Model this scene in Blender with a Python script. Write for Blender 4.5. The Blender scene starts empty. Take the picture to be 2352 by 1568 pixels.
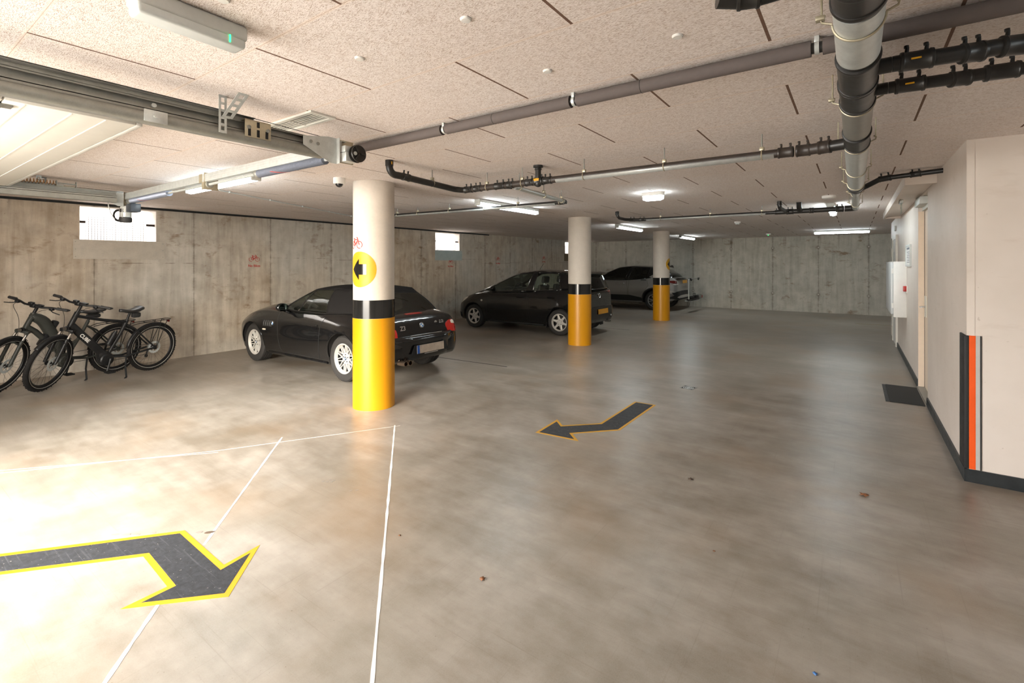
EXPOSURE = 1.45
SKY = 17.0
SUN = 4.5
LAMP = 16.0
import bpy, bmesh, math, random
from mathutils import Vector, Matrix
from mathutils.bvhtree import BVHTree
random.seed(7)
PI = math.pi
SC = bpy.context.scene
COL = SC.collection
V = Vector

# ------------------------------------------------------------------ camera
CAM_H = 1.62
CEIL = 2.54
YAW = math.atan(787.0 / 1105.0)
cd = bpy.data.cameras.new('camera'); cam = bpy.data.objects.new('camera', cd); COL.objects.link(cam)
cd.sensor_width = 36.0; cd.lens = 1105.0 / 2352.0 * 36.0; cd.shift_y = -179.0 / 2352.0
cd.clip_start = 0.05; cd.clip_end = 200
cam.location = (0, 0, CAM_H); cam.rotation_euler = (PI / 2, 0, YAW)
SC.camera = cam
SC.view_settings.view_transform = 'Standard'; SC.view_settings.look = 'None'
SC.view_settings.gamma = 1.0; SC.view_settings.use_curve_mapping = False
SC.view_settings.exposure = EXPOSURE if 'EXPOSURE' in globals() else 0.0
SC.cycles.max_bounces = 10; SC.cycles.diffuse_bounces = 6; SC.cycles.glossy_bounces = 4
SC.cycles.transparent_max_bounces = 16
SC.cycles.sample_clamp_indirect = 6.0
SC.cycles.caustics_reflective = False; SC.cycles.caustics_refractive = False

# ------------------------------------------------------------------ materials
MATS = {}
class NT:
    """tiny helper for node trees"""
    def __init__(s, name):
        m = bpy.data.materials.new(name); m.use_nodes = True
        s.m = m; s.t = m.node_tree; s.t.nodes.clear()
        s.out = s.t.nodes.new('ShaderNodeOutputMaterial')
    def n(s, typ, **kw):
        nd = s.t.nodes.new('ShaderNode' + typ)
        for k, v in kw.items():
            if k.startswith('i_'): nd.inputs[k[2:].replace('_', ' ')].default_value = v
            else: setattr(nd, k, v)
        return nd
    def l(s, a, b): s.t.links.new(a, b)
    def math(s, op, a, b=None, c=None, clamp=False):
        nd = s.t.nodes.new('ShaderNodeMath'); nd.operation = op; nd.use_clamp = clamp
        for i, v in enumerate((a, b, c)):
            if v is None: continue
            if isinstance(v, (int, float)): nd.inputs[i].default_value = v
            else: s.l(v, nd.inputs[i])
        return nd.outputs[0]
    def mix(s, f, a, b, blend='MIX'):
        nd = s.t.nodes.new('ShaderNodeMix'); nd.data_type = 'RGBA'; nd.blend_type = blend
        for sock, v in ((nd.inputs[0], f), (nd.inputs[6], a), (nd.inputs[7], b)):
            if isinstance(v, (int, float)): sock.default_value = v
            elif isinstance(v, (tuple, list)): sock.default_value = tuple(v) if len(v) == 4 else (*v, 1)
            else: s.l(v, sock)
        return nd.outputs[2]
    def coord(s): return s.n('TexCoord').outputs['Object']
    def mapped(s, vec, scale=(1, 1, 1), rot=(0, 0, 0), loc=(0, 0, 0)):
        mp = s.n('Mapping'); mp.inputs['Scale'].default_value = scale; mp.inputs['Rotation'].default_value = rot; mp.inputs['Location'].default_value = loc
        s.l(vec, mp.inputs['Vector']); return mp.outputs[0]
    def noise(s, vec, scale, detail=3, rough=.55, dist=0.0):
        nd = s.n('TexNoise'); nd.inputs['Scale'].default_value = scale; nd.inputs['Detail'].default_value = detail
        nd.inputs['Roughness'].default_value = rough; nd.inputs['Distortion'].default_value = dist
        s.l(vec, nd.inputs['Vector']); return nd.outputs['Fac']
    def ramp(s, f, a, b, lo=0., hi=1.):
        nd = s.n('MapRange'); nd.inputs['From Min'].default_value = a; nd.inputs['From Max'].default_value = b
        nd.inputs['To Min'].default_value = lo; nd.inputs['To Max'].default_value = hi
        s.l(f, nd.inputs['Value']); return nd.outputs[0]
    def bsdf(s, col, rough=.5, metal=0., spec=.5, normal=None, coat=0., **kw):
        b = s.n('BsdfPrincipled')
        for nm, v in (('Base Color', col), ('Roughness', rough), ('Metallic', metal), ('Specular IOR Level', spec), ('Coat Weight', coat)):
            sk = b.inputs[nm]
            if isinstance(v, (int, float)): sk.default_value = v
            elif isinstance(v, (tuple, list)): sk.default_value = (*v[:3], 1)
            else: s.l(v, sk)
        if normal is not None: s.l(normal, b.inputs['Normal'])
        s.l(b.outputs[0], s.out.inputs[0]); return b
    def bump(s, hgt, strength=.3, dist=.01):
        nd = s.n('Bump'); nd.inputs['Strength'].default_value = strength; nd.inputs['Distance'].default_value = dist
        s.l(hgt, nd.inputs['Height']); return nd.outputs[0]

def pm(name, col, rough=.5, metal=0., var=.10, scale=14., bump=0., spec=.5, coat=0.):
    """plain procedural material: colour broken up by two noises, roughness too"""
    if name in MATS: return MATS[name]
    t = NT(name); c = t.coord()
    f = t.noise(c, scale, 4); f2 = t.noise(c, scale * 7, 2)
    f = t.math('ADD', t.math('MULTIPLY', f, .7), t.math('MULTIPLY', f2, .3))
    d = tuple(max(0, x * (1 - var * 1.6)) for x in col); u = tuple(min(1, x * (1 + var)) for x in col)
    cc = t.mix(t.ramp(f, .3, .7), d, u)
    r = t.ramp(f, .3, .7, max(.02, rough * .85), min(1, rough * 1.15))
    nrm = t.bump(f2, bump, .002) if bump else None
    t.bsdf(cc, r, metal, spec, nrm, coat)
    MATS[name] = t.m; return t.m

def emit(name, col, strength):
    if name in MATS: return MATS[name]
    t = NT(name); c = t.coord(); f = t.noise(c, 3, 1)
    e = t.n('Emission'); e.inputs['Color'].default_value = (*col, 1)
    t.l(t.ramp(f, 0, 1, strength * .95, strength * 1.05), e.inputs['Strength']); t.l(e.outputs[0], t.out.inputs[0])
    MATS[name] = t.m; return t.m

def glassy(name, tint, refl=.06, rough=.02):
    if name in MATS: return MATS[name]
    t = NT(name); tr = t.n('BsdfTransparent'); tr.inputs[0].default_value = (*tint, 1)
    g = t.n('BsdfGlossy'); g.inputs['Roughness'].default_value = rough; g.inputs['Color'].default_value = (.9, .95, .95, 1)
    lw = t.n('LayerWeight'); lw.inputs['Blend'].default_value = .25
    f = t.math('ADD', t.math('MULTIPLY', lw.outputs['Fresnel'], .8), refl, clamp=True)
    mx = t.n('MixShader'); t.l(f, mx.inputs[0]); t.l(tr.outputs[0], mx.inputs[1]); t.l(g.outputs[0], mx.inputs[2]); t.l(mx.outputs[0], t.out.inputs[0])
    MATS[name] = t.m; return t.m

# ------------------------------------------------------------------ mesh builder
class MB:
    def __init__(s): s.bm = bmesh.new()
    def box(s, c, d, bev=0., M=None, seg=2):
        r = bmesh.ops.create_cube(s.bm, size=1.0); vs = r['verts']
        for v in vs: v.co = V((v.co.x * d[0], v.co.y * d[1], v.co.z * d[2]))
        if bev:
            es = list({e for v in vs for e in v.link_edges})
            b = bmesh.ops.bevel(s.bm, geom=es, offset=bev, segments=seg, affect='EDGES', profile=.5)
            vs = list({v for f in b['faces'] for v in f.verts} | {v for v in vs if v.is_valid})
        for v in vs:
            if M is not None: v.co = M @ v.co
            v.co += V(c)
        return s
    def bx(s, x0, x1, y0, y1, z0, z1, bev=0.):
        return s.box(((x0 + x1) / 2, (y0 + y1) / 2, (z0 + z1) / 2), (abs(x1 - x0), abs(y1 - y0), abs(z1 - z0)), bev)
    def ring(s, c, u, w, r, seg):
        return [s.bm.verts.new(c + u * (r * math.cos(2 * PI * i / seg)) + w * (r * math.sin(2 * PI * i / seg))) for i in range(seg)]
    def bridge(s, a, b):
        n = len(a)
        for i in range(n): s.bm.faces.new((a[i], a[(i + 1) % n], b[(i + 1) % n], b[i]))
    def cyl(s, p0, p1, r0, r1=None, seg=16, caps=True):
        p0, p1 = V(p0), V(p1); r1 = r0 if r1 is None else r1
        ax = (p1 - p0).normalized(); u = ax.orthogonal().normalized(); w = ax.cross(u)
        a = s.ring(p0, u, w, r0, seg); b = s.ring(p1, u, w, r1, seg); s.bridge(a, b)
        if caps: s.bm.faces.new(a[::-1]); s.bm.faces.new(b)
        return s
    def tube(s, pts, r, seg=8, closed=False, caps=True):
        pts = [V(p) for p in pts]; n = len(pts); rings = []; u = None
        rr = r if isinstance(r, (list, tuple)) else [r] * n
        for i, p in enumerate(pts):
            if closed: d = (pts[(i + 1) % n] - pts[i - 1])
            else: d = pts[min(i + 1, n - 1)] - pts[max(i - 1, 0)]
            d = d.normalized() if d.length > 1e-9 else V((0, 0, 1))
            if u is None: u = d.orthogonal().normalized()
            else:
                u = u - d * u.dot(d); u = u.normalized() if u.length > 1e-6 else d.orthogonal().normalized()
            rings.append(s.ring(p, u, d.cross(u), rr[i], seg))
        for i in range(n - 1): s.bridge(rings[i], rings[i + 1])
        if closed: s.bridge(rings[-1], rings[0])
        elif caps: s.bm.faces.new(rings[0][::-1]); s.bm.faces.new(rings[-1])
        return s
    def lathe(s, prof, o, ax, seg=32, closed=False):
        """prof: (radius, height along axis)"""
        o = V(o); ax = V(ax).normalized(); u = ax.orthogonal().normalized(); w = ax.cross(u)
        R = [s.ring(o + ax * hh, u, w, max(r, 1e-4), seg) for r, hh in prof]
        for a, b in zip(R, R[1:]): s.bridge(a, b)
        if closed: s.bridge(R[-1], R[0])
        else:
            s.bm.faces.new(R[0][::-1]); s.bm.faces.new(R[-1])
        return s
    def prism(s, poly, o, ux, uy, dep):
        """2D polygon in plane (o,ux,uy), extruded along dep"""
        o, ux, uy, dep = V(o), V(ux), V(uy), V(dep)
        a = [s.bm.verts.new(o + ux * x + uy * y) for x, y in poly]; b = [s.bm.verts.new(v.co + dep) for v in a]
        s.bm.faces.new(a[::-1]); s.bm.faces.new(b); s.bridge(a, b); return s
    def grid(s, rows, closeu=False):
        vs = [[s.bm.verts.new(V(p)) for p in r] for r in rows]
        for a, b in zip(vs, vs[1:]):
            n = len(a)
            for i in range(n if closeu else n - 1): s.bm.faces.new((a[i], a[(i + 1) % n], b[(i + 1) % n], b[i]))
        return vs
    def sphere(s, c, r, sc=(1, 1, 1), u=16, v=10):
        R = bmesh.ops.create_uvsphere(s.bm, u_segments=u, v_segments=v, radius=r)
        for x in R['verts']: x.co = V((x.co.x * sc[0], x.co.y * sc[1], x.co.z * sc[2])) + V(c)
        return s
    def mesh(s, me):
        s.bm.from_mesh(me); return s
    def xf(s, M):
        for v in s.bm.verts: v.co = M @ v.co
        return s

def smooth_by_angle(me, ang=math.radians(38)):
    bm = bmesh.new(); bm.from_mesh(me)
    for f in bm.faces: f.smooth = True
    for e in bm.edges:
        if len(e.link_faces) == 2:
            try: e.smooth = e.calc_face_angle() < ang
            except Exception: pass
    bm.to_mesh(me); bm.free()

def wloc(o):
    l = V((0, 0, 0))
    while o is not None: l += o.location; o = o.parent
    return l

def pieces(bm):
    """groups of loose islands that lie close together"""
    bm.verts.ensure_lookup_table(); seen = [-1] * len(bm.verts); isl = []
    for i, v in enumerate(bm.verts): v.index = i
    for v in bm.verts:
        if seen[v.index] >= 0: continue
        k = len(isl); st = [v]; seen[v.index] = k; lo = v.co.copy(); hi = v.co.copy()
        while st:
            q = st.pop()
            for a in range(3):
                lo[a] = min(lo[a], q.co[a]); hi[a] = max(hi[a], q.co[a])
            for e in q.link_edges:
                o = e.other_vert(q)
                if seen[o.index] < 0: seen[o.index] = k; st.append(o)
        isl.append((lo, hi))
    n = len(isl)
    if n == 1 or n > 400: return None, 1
    par = list(range(n))
    def f(i):
        while par[i] != i: par[i] = par[par[i]]; i = par[i]
        return i
    size = [max(h - l) for l, h in isl]
    for i in range(n):
        for j in range(i + 1, n):
            g = 0.
            for a in range(3):
                d = max(0., isl[i][0][a] - isl[j][1][a], isl[j][0][a] - isl[i][1][a]); g += d * d
            if math.sqrt(g) <= max(.02, .5 * max(size[i], size[j])) * .98: par[f(i)] = f(j)
    roots = sorted({f(i) for i in range(n)})
    return [roots.index(f(k)) for k in seen], len(roots)

def part(name, mb, mat, parent=None, world=False, fixn=True, ang=38, split=True):
    if world and parent is not None:
        off = wloc(parent)
        for v in mb.bm.verts: v.co -= off
    if fixn: bmesh.ops.recalc_face_normals(mb.bm, faces=mb.bm.faces)
    grp, ng = pieces(mb.bm) if (split and parent is not None) else (None, 1)
    out = []
    for k in range(ng):
        bm = mb.bm
        if ng > 1:
            bm = mb.bm.copy(); bm.verts.ensure_lookup_table()
            bmesh.ops.delete(bm, geom=[v for i, v in enumerate(bm.verts) if grp[i] != k], context='VERTS')
        me = bpy.data.meshes.new(name); bm.to_mesh(me)
        if ng > 1: bm.free()
        smooth_by_angle(me, math.radians(ang))
        for m in (mat if isinstance(mat, (list, tuple)) else [mat]): me.materials.append(m)
        o = bpy.data.objects.new(name, me); COL.objects.link(o)
        if parent is not None: o.parent = parent
        out.append(o)
    mb.bm.free()
    return out[0]

def tag(o, label=None, cat=None, group=None, kind=None):
    if label: o['label'] = label
    if cat: o['category'] = cat
    if group: o['group'] = group
    if kind: o['kind'] = kind
    return o

def thing(name, label, cat, loc=(0, 0, 0), rz=0., group=None):
    o = bpy.data.objects.new(name, None); COL.objects.link(o); o.empty_display_size = .1
    o.location = loc; o.rotation_euler = (0, 0, rz)
    return tag(o, label, cat, group)

def solo(name, mb, mat, label, cat, loc=None, group=None, ang=38):
    """thing that is one mesh, authored in world coordinates; origin put at loc"""
    if loc is None:
        cs = [v.co for v in mb.bm.verts]
        loc = (sum(c.x for c in cs) / len(cs), sum(c.y for c in cs) / len(cs), min(c.z for c in cs))
    for v in mb.bm.verts: v.co -= V(loc)
    o = part(name, mb, mat, ang=ang); o.location = loc
    return tag(o, label, cat, group)

def struct(name, mb, mat, label=None, ang=38):
    o = part(name, mb, mat, ang=ang); o['kind'] = 'structure'
    if label: o['label'] = label
    return o

def dup(root, loc, rz=None, label=None, group=None):
    r = root.copy(); COL.objects.link(r); r.location = loc
    if rz is not None: r.rotation_euler = (0, 0, rz)
    if label: r['label'] = label
    if group: r['group'] = group
    for ch in list(root.children):
        c = ch.copy(); COL.objects.link(c); c.parent = r
        for g in list(ch.children):
            d = g.copy(); COL.objects.link(d); d.parent = c
    return r

def text_mesh(s, size, ext=.001, bold=False, shear=0.):
    cu = bpy.data.curves.new('lettering', 'FONT'); cu.body = s; cu.size = size; cu.extrude = ext; cu.align_x = 'CENTER'; cu.align_y = 'CENTER'; cu.shear = shear
    if bold: cu.offset = size * .022
    cu.resolution_u = 3
    o = bpy.data.objects.new('lettering', cu); COL.objects.link(o)
    me = bpy.data.meshes.new_from_object(o.evaluated_get(bpy.context.evaluated_depsgraph_get()))
    bpy.data.objects.remove(o); bpy.data.curves.remove(cu)
    return me

def arc_pts(c, r, a0, a1, n, u, w):
    c, u, w = V(c), V(u), V(w)
    return [c + u * (r * math.cos(a0 + (a1 - a0) * i / n)) + w * (r * math.sin(a0 + (a1 - a0) * i / n)) for i in range(n + 1)]
X_, Y_, Z_ = V((1, 0, 0)), V((0, 1, 0)), V((0, 0, 1))
# ------------------------------------------------------------------ setting materials
def ceiling_mat():
    t = NT('wood wool board'); c = t.coord()
    # short curled wood strands: stretched noises at several angles over a slightly warped position
    wn = t.n('TexNoise'); wn.inputs['Scale'].default_value = 60; wn.inputs['Detail'].default_value = 1; t.l(c, wn.inputs['Vector'])
    vm = t.n('VectorMath', operation='SCALE'); vm.inputs['Scale'].default_value = .012; t.l(wn.outputs['Color'], vm.inputs[0])
    ad = t.n('VectorMath', operation='ADD'); t.l(c, ad.inputs[0]); t.l(vm.outputs[0], ad.inputs[1])
    h = None
    for i, (a, sc) in enumerate(((.25, 1.), (1.1, 1.15), (1.9, .9), (2.7, 1.05))):
        f = t.noise(t.mapped(ad.outputs[0], (75 * sc, 420 * sc, 60), (0, 0, a), (i * 3.1, i * 1.7, 0)), 1.0, 1, .4)
        h = f if h is None else t.math('MAXIMUM', h, f)
    patchy = t.noise(c, 26, 3, .6)
    gap = t.ramp(t.math('ADD', h, t.math('MULTIPLY', t.math('SUBTRACT', patchy, .5), .16)), .50, .60)   # 0 in the gaps between strands
    big = t.noise(c, 1.3, 2)
    tone = t.mix(t.ramp(big, .3, .7), (.88, .81, .775), (.92, .865, .84))
    fine = t.noise(c, 900, 1)
    col = t.mix(t.math('MULTIPLY', t.math('SUBTRACT', 1, gap, clamp=True), .66), tone, (.40, .27, .19))
    col = t.mix(t.ramp(fine, .35, .65, .12, 0), col, (.35, .25, .18))
    sx = t.n('SeparateXYZ'); t.l(c, sx.inputs[0]); x, y = sx.outputs[0], sx.outputs[1]
    yo = t.math('SUBTRACT', y, .44); row = t.math('FLOOR', t.math('DIVIDE', yo, .6))
    par = t.math('FLOORED_MODULO', row, 2.0)
    xo = t.math('SUBTRACT', t.math('ADD', x, 2.685), t.math('MULTIPLY', par, .6))
    fx = t.math('FLOORED_MODULO', t.math('ADD', xo, .6), 1.2)
    jx = t.math('LESS_THAN', t.math('ABSOLUTE', t.math('SUBTRACT', fx, .6)), .0062)
    fy = t.math('FLOORED_MODULO', t.math('ADD', yo, .3), .6)
    dy = t.math('ABSOLUTE', t.math('SUBTRACT', fy, .3))
    jy = t.math('LESS_THAN', dy, .009)
    col = t.mix(t.math('MULTIPLY', jy, .6), col, (.88, .77, .69)); col = t.mix(t.math('MULTIPLY', t.math('LESS_THAN', dy, .0012), .55), col, (.42, .25, .15))
    col = t.mix(t.math('MULTIPLY', jx, .92), col, (.13, .06, .03))
    hh = t.math('SUBTRACT', gap, t.math('MULTIPLY', jx, 3.0))
    t.bsdf(col, .9, 0, .15, t.bump(hh, .45, .004)); return t.m

def floor_mat():
    t = NT('power floated concrete'); c = t.coord()
    n1 = t.noise(c, .5, 3, .5); n2 = t.noise(t.mapped(c, (1.3, 2.9, 1), (0, 0, .25)), 1.0, 4, .55)
    n3 = t.noise(c, 6, 4, .6); n4 = t.noise(c, 170, 2); n5 = t.noise(t.mapped(c, (2.4, 16, 1), (0, 0, .5)), 1.0, 4, .6)
    f = t.math('ADD', t.math('MULTIPLY', n1, .32), t.math('ADD', t.math('MULTIPLY', n2, .30), t.math('ADD', t.math('MULTIPLY', n3, .26), t.math('MULTIPLY', n5, .12))))
    col = t.mix(t.ramp(f, .40, .60), (.200, .166, .128), (.385, .346, .300))
    br = t.noise(c, .9, 3, .5); col = t.mix(t.ramp(br, .50, .72, 0, .55), col, (.29, .195, .115)); gn = t.noise(c, 1.4, 4, .6); col = t.mix(t.ramp(gn, .48, .70, 0, .4), col, (.185, .165, .125))
    sc = t.noise(t.mapped(c, (1.2, 90, 1), (0, 0, .9)), 1.0, 1, .5); col = t.mix(t.ramp(sc, .66, .80, 0, .35), col, (.15, .12, .09))
    sc2 = t.noise(t.mapped(c, (80, 1.1, 1), (0, 0, .5)), 1.0, 1, .5); col = t.mix(t.ramp(sc2, .66, .80, 0, .25), col, (.15, .12, .09))
    sp = t.noise(c, 75, 1, .5); col = t.mix(t.ramp(sp, .74, .80, 0, .5), col, (.12, .085, .06))
    col = t.mix(t.ramp(n4, .3, .7, 0, .14), col, (.46, .42, .37))
    r = t.ramp(t.math('ADD', t.math('MULTIPLY', n3, .5), t.math('MULTIPLY', n2, .5)), .35, .65, .285, .41)
    t.bsdf(col, r, 0, .42, t.bump(n3, .04, .003)); return t.m

def concrete_wall_mat(name, axis, first, pitch, warm, ties):
    """board formed concrete: form joints every PITCH metres along AXIS, tie holes on the joints, runs and blotches"""
    t = NT(name); c = t.coord(); sx = t.n('SeparateXYZ'); t.l(c, sx.inputs[0])
    a, z = sx.outputs[axis], sx.outputs[2]
    n1 = t.noise(c, .7, 3, .5); n2 = t.noise(c, 3.5, 5, .62)
    run = t.noise(t.mapped(c, (9, 9, .7)), 1.0, 4, .6, .5); n4 = t.noise(c, 70, 3, .6)
    f = t.math('ADD', t.math('MULTIPLY', n2, .5), t.math('MULTIPLY', run, .5))
    if warm:
        lo = t.mix(t.ramp(n1, .38, .62), (.31, .245, .18), (.33, .295, .25)); hi = t.mix(t.ramp(n1, .38, .62), (.54, .455, .36), (.54, .50, .44))
    else:
        lo = t.mix(t.ramp(n1, .38, .62), (.36, .335, .28), (.34, .325, .28)); hi = t.mix(t.ramp(n1, .38, .62), (.54, .505, .435), (.52, .495, .435))
    col = t.mix(t.ramp(f, .36, .64), lo, hi)
    # darker vertical runs under the ceiling
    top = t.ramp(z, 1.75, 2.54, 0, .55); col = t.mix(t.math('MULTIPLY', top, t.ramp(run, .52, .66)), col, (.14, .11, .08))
    st = t.noise(c, 1.7, 4, .6, .8); st2 = t.noise(t.mapped(c, (4, 4, 9)), 1.0, 4, .7)
    col = t.mix(t.math('MULTIPLY', t.ramp(st, .55, .66), t.ramp(st2, .48, .62, 0, .8)), col, (.19, .12, .065))
    sp = t.noise(c, 38, 2, .5); col = t.mix(t.ramp(sp, .69, .75, 0, .55), col, (.10, .075, .05))
    # pale patched panels
    k = t.math('FLOOR', t.math('DIVIDE', t.math('SUBTRACT', a, first), pitch))
    wn = t.n('TexWhiteNoise', noise_dimensions='1D'); t.l(k, wn.inputs['W'])
    col = t.mix(t.ramp(wn.outputs['Value'], 0, 1, 0, .30), col, (.44, .43, .39))
    fa = t.math('ABSOLUTE', t.math('SUBTRACT', t.math('FLOORED_MODULO', t.math('ADD', t.math('SUBTRACT', a, first), pitch / 2), pitch), pitch / 2))
    wob = t.math('MULTIPLY', t.math('SUBTRACT', t.noise(t.mapped(c, (1, 1, 6)), 1.5, 3), .5), .02)
    fa2 = t.math('ABSOLUTE', t.math('ADD', fa, wob))
    j = t.math('LESS_THAN', fa2, .0055); halo = t.ramp(fa2, 0.0, .05, .45, 0)
    col = t.mix(t.math('MULTIPLY', halo, t.ramp(st2, .4, .6)), col, (.12, .095, .07))
    col = t.mix(t.math('MULTIPLY', j, .55), col, (.10, .08, .06))
    hz = t.math('MINIMUM', t.math('ABSOLUTE', t.math('SUBTRACT', z, .60)), t.math('ABSOLUTE', t.math('SUBTRACT', z, 2.15)))
    hd = t.math('SQRT', t.math('ADD', t.math('MULTIPLY', hz, hz), t.math('MULTIPLY', fa, fa)))
    if ties: col = t.mix(t.ramp(hd, .03, .07, .45, 0), col, (.12, .10, .075)); col = t.mix(t.math('LESS_THAN', hd, .022), col, (.50, .47, .41))
    hl = t.math('ABSOLUTE', t.math('SUBTRACT', z, t.math('ADD', 1.42, t.math('MULTIPLY', wn.outputs['Value'], .35))))
    col = t.mix(t.math('MULTIPLY', t.math('LESS_THAN', hl, .006), t.math('MULTIPLY', t.math('GREATER_THAN', wn.outputs['Value'], .55), t.ramp(st2, .46, .56, 0, .6))), col, (.11, .08, .06))
    hgt = t.math('SUBTRACT', t.math('ADD', n2, t.math('MULTIPLY', n4, .3)), t.math('MULTIPLY', j, .8))
    t.bsdf(col, .85, 0, .2, t.bump(hgt, .25, .006)); return t.m

def board_wall_mat():
    t = NT('painted plywood board'); c = t.coord()
    n1 = t.noise(c, 1.1, 4, .6); n2 = t.noise(t.mapped(c, (3, 3, 11)), 1.0, 4, .6); n3 = t.noise(c, 60, 2)
    col = t.mix(t.ramp(n1, .35, .65), (.68, .60, .53), (.76, .68, .615))
    col = t.mix(t.ramp(n2, .6, .75, 0, .22), col, (.50, .40, .32))
    col = t.mix(t.ramp(t.noise(c, 26, 2), .72, .77, 0, .35), col, (.35, .26, .2))
    t.bsdf(col, t.ramp(n3, .3, .7, .45, .6), 0, .3, t.bump(n3, .06, .002)); return t.m

M = dict(
    ceil=ceiling_mat(), floor=floor_mat(),
    wl=concrete_wall_mat('left concrete', 1, 2.28, 1.36, True, False), wb=concrete_wall_mat('back concrete', 0, .36, 1.335, False, True),
    board=board_wall_mat(), plaster=pm('white well plaster', (.60, .57, .54), .9), skirting=pm('dark skirting paint', (.022, .026, .028), .45, var=.2),
    colconc=pm('pale smooth column concrete', (.62, .56, .49), .6, var=.06, scale=5, bump=.05), yellow=pm('yellow gloss paint', (.60, .262, .002), .37, var=.012, scale=3),
    black=pm('black gloss band', (.012, .012, .012), .16, var=.2), galv=pm('galvanised steel', (.58, .61, .60), .40, .45, .10, 22),
    galvdull=pm('dull zinc steel', (.30, .30, .275), .48, .5, .12, 18), zincyel=pm('yellow passivated zinc', (.50, .45, .33), .42, .7, .12),
    pe=pm('black polyethylene', (.020, .019, .018), .38, var=.2), pebrown=pm('sunlit brown polyethylene', (.042, .032, .027), .42, var=.2),  # pebrown: lit copy of the black plastic, sunlight put into its colour
    foam=pm('grey pipe insulation foam', (.115, .095, .09), .85, var=.1, scale=40, bump=.1), white=pm('white plastic', (.78, .77, .74), .4, var=.03),
    lamp_on=emit('lit fluorescent diffuser', (.86, .97, 1.0), LAMP if 'LAMP' in globals() else 14.), lampbody=pm('grey lamp housing', (.60, .62, .60), .5, var=.04),
    steelsheet=pm('brushed stainless sheet', (.50, .45, .38), .42, .45, .08, 9), red=pm('red stencil paint', (.42, .035, .025), .7, var=.25, scale=60),
    rubber=pm('black rubber', (.018, .017, .017), .65, var=.2), orange=pm('fluorescent orange strip', (.86, .10, .005), .5, var=.05),
    greystrip=pm('pale grey reflective strip', (.52, .51, .48), .4, var=.05), door=pm('cream door paint', (.80, .66, .52), .42, var=.03), frame=pm('white frame paint', (.70, .67, .60), .45, var=.04),
    chrome=pm('chrome', (.75, .75, .75), .15, 1., .05), dark=pm('dark void', (.01, .01, .01), .8, var=.2), mat=pm('charcoal carpet mat', (.030, .029, .028), .95, var=.5, scale=120, bump=.5),
    cream=pm('cream door panel', (.66, .65, .60), .5, var=.03), yelline=pm('yellow floor paint', (.64, .33, .008), .5, var=.06, scale=20), whiteline=pm('thin white floor paint', (.80, .78, .74), .6, var=.06, scale=30),
)
def asphalt():
    t = NT('dark scuffed floor paint'); c = t.coord()
    n = t.noise(c, 30, 4, .7); s = t.noise(t.mapped(c, (2, 60, 1), (0, 0, .7)), 1.0, 3, .6, .5)
    col = t.mix(t.ramp(n, .3, .7), (.020, .021, .024), (.048, .050, .056))
    col = t.mix(t.ramp(s, .58, .72, 0, .5), col, (.15, .15, .16)); col = t.mix(t.ramp(t.noise(c, 55, 3, .6), .68, .72, 0, .8), col, (.42, .39, .35))
    t.bsdf(col, .6, 0, .35); return t.m
M['arrowdark'] = asphalt()

# ------------------------------------------------------------------ shell
XL, YB, XR, YC, YF = -9.45, 18.8, .68, 4.89, -1.5
OX0, OX1 = -5.2, -1.8     # entrance opening, unseen edges moved off the door to shape the daylight
struct('floor', MB().bx(-9.7, 4.2, -1.8, 19.1, -.2, 0), M['floor'], 'worn grey-beige power floated concrete floor')
struct('ceiling', MB().bx(-9.7, 4.2, -1.8, 19.1, CEIL, CEIL + .25), M['ceil'], 'pale wood wool board ceiling with dark staggered joints')
WIN = [(2.107, 3.085), (9.613, 10.62), (16.94, 17.95)]
WZ0, WZ1 = 1.80, 2.49
b = MB(); b.bx(-9.7, XL, -1.8, 19.1, -.2, WZ0); b.bx(-9.7, XL, -1.8, 19.1, WZ1, CEIL)
ys = [-1.8] + [v for w in WIN for v in w] + [19.1]
for i in range(0, len(ys), 2): b.bx(-9.7, XL, ys[i], ys[i + 1], WZ0, WZ1)
struct('wall_left', b, M['wl'], 'long stained concrete wall with three high window openings')
struct('wall_back', MB().bx(-9.45, 4.2, YB, 19.1, 0, CEIL), M['wb'], 'greyish concrete end wall with form joints and tie holes')
b = MB(); b.bx(-9.45, OX0, -1.8, YF, 0, CEIL); b.bx(OX1, 4.2, -1.8, YF, 0, CEIL); b.bx(OX0, OX1, -1.8, YF, 2.40, CEIL)
struct('wall_front', b, M['wl'], 'unseen concrete wall around the garage entrance, opening shifted to shape the daylight')
struct('wall_side', MB().bx(4.0, 4.2, YF, YC, 0, CEIL), M['board'])
# right block with a recess for the door
D0, D1, DZ = 7.235, 8.245, 2.44
b = MB(); b.bx(XR, 4.2, YC, D0, 0, CEIL); b.bx(XR, 4.2, D1, 13.97, 0, CEIL); b.bx(XR, 4.2, D0, D1, DZ, CEIL); b.bx(.80, 4.2, D0, D1, 0, DZ)
struct('wall_right', b, M['board'], 'cream painted board wall on the right')
struct('wall_end', MB().bx(3.0, 4.2, 13.97, YB, 0, CEIL), M['wb'])
# dark strip stands in for the shaded gap along the top of the left wall
struct('trim_1', MB().bx(XL - .02, XL + .014, -1.5, 12.0, 2.505, 2.539), M['dark'], 'dark strip in place of the shaded gap atop the left wall')
b = MB(); b.bx(XR - .014, XR, YC - .014, D0 - .03, 0, .094); b.bx(XR - .014, XR, D1 + .02, 11.9, 0, .094)
struct('baseboard_right', b, M['skirting'], 'dark painted skirting on the right wall')
struct('baseboard_front', MB().bx(XR - .014, 4.0, YC - .014, YC, 0, .094), M['skirting'], 'dark painted skirting under the cream wall end')
# board seam near the wall corner
struct('trim_2', MB().bx(XR + .0, XR + .045, YC - .004, YC, .094, CEIL), M['board'], 'pale corner bead of the cream wall')
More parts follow.
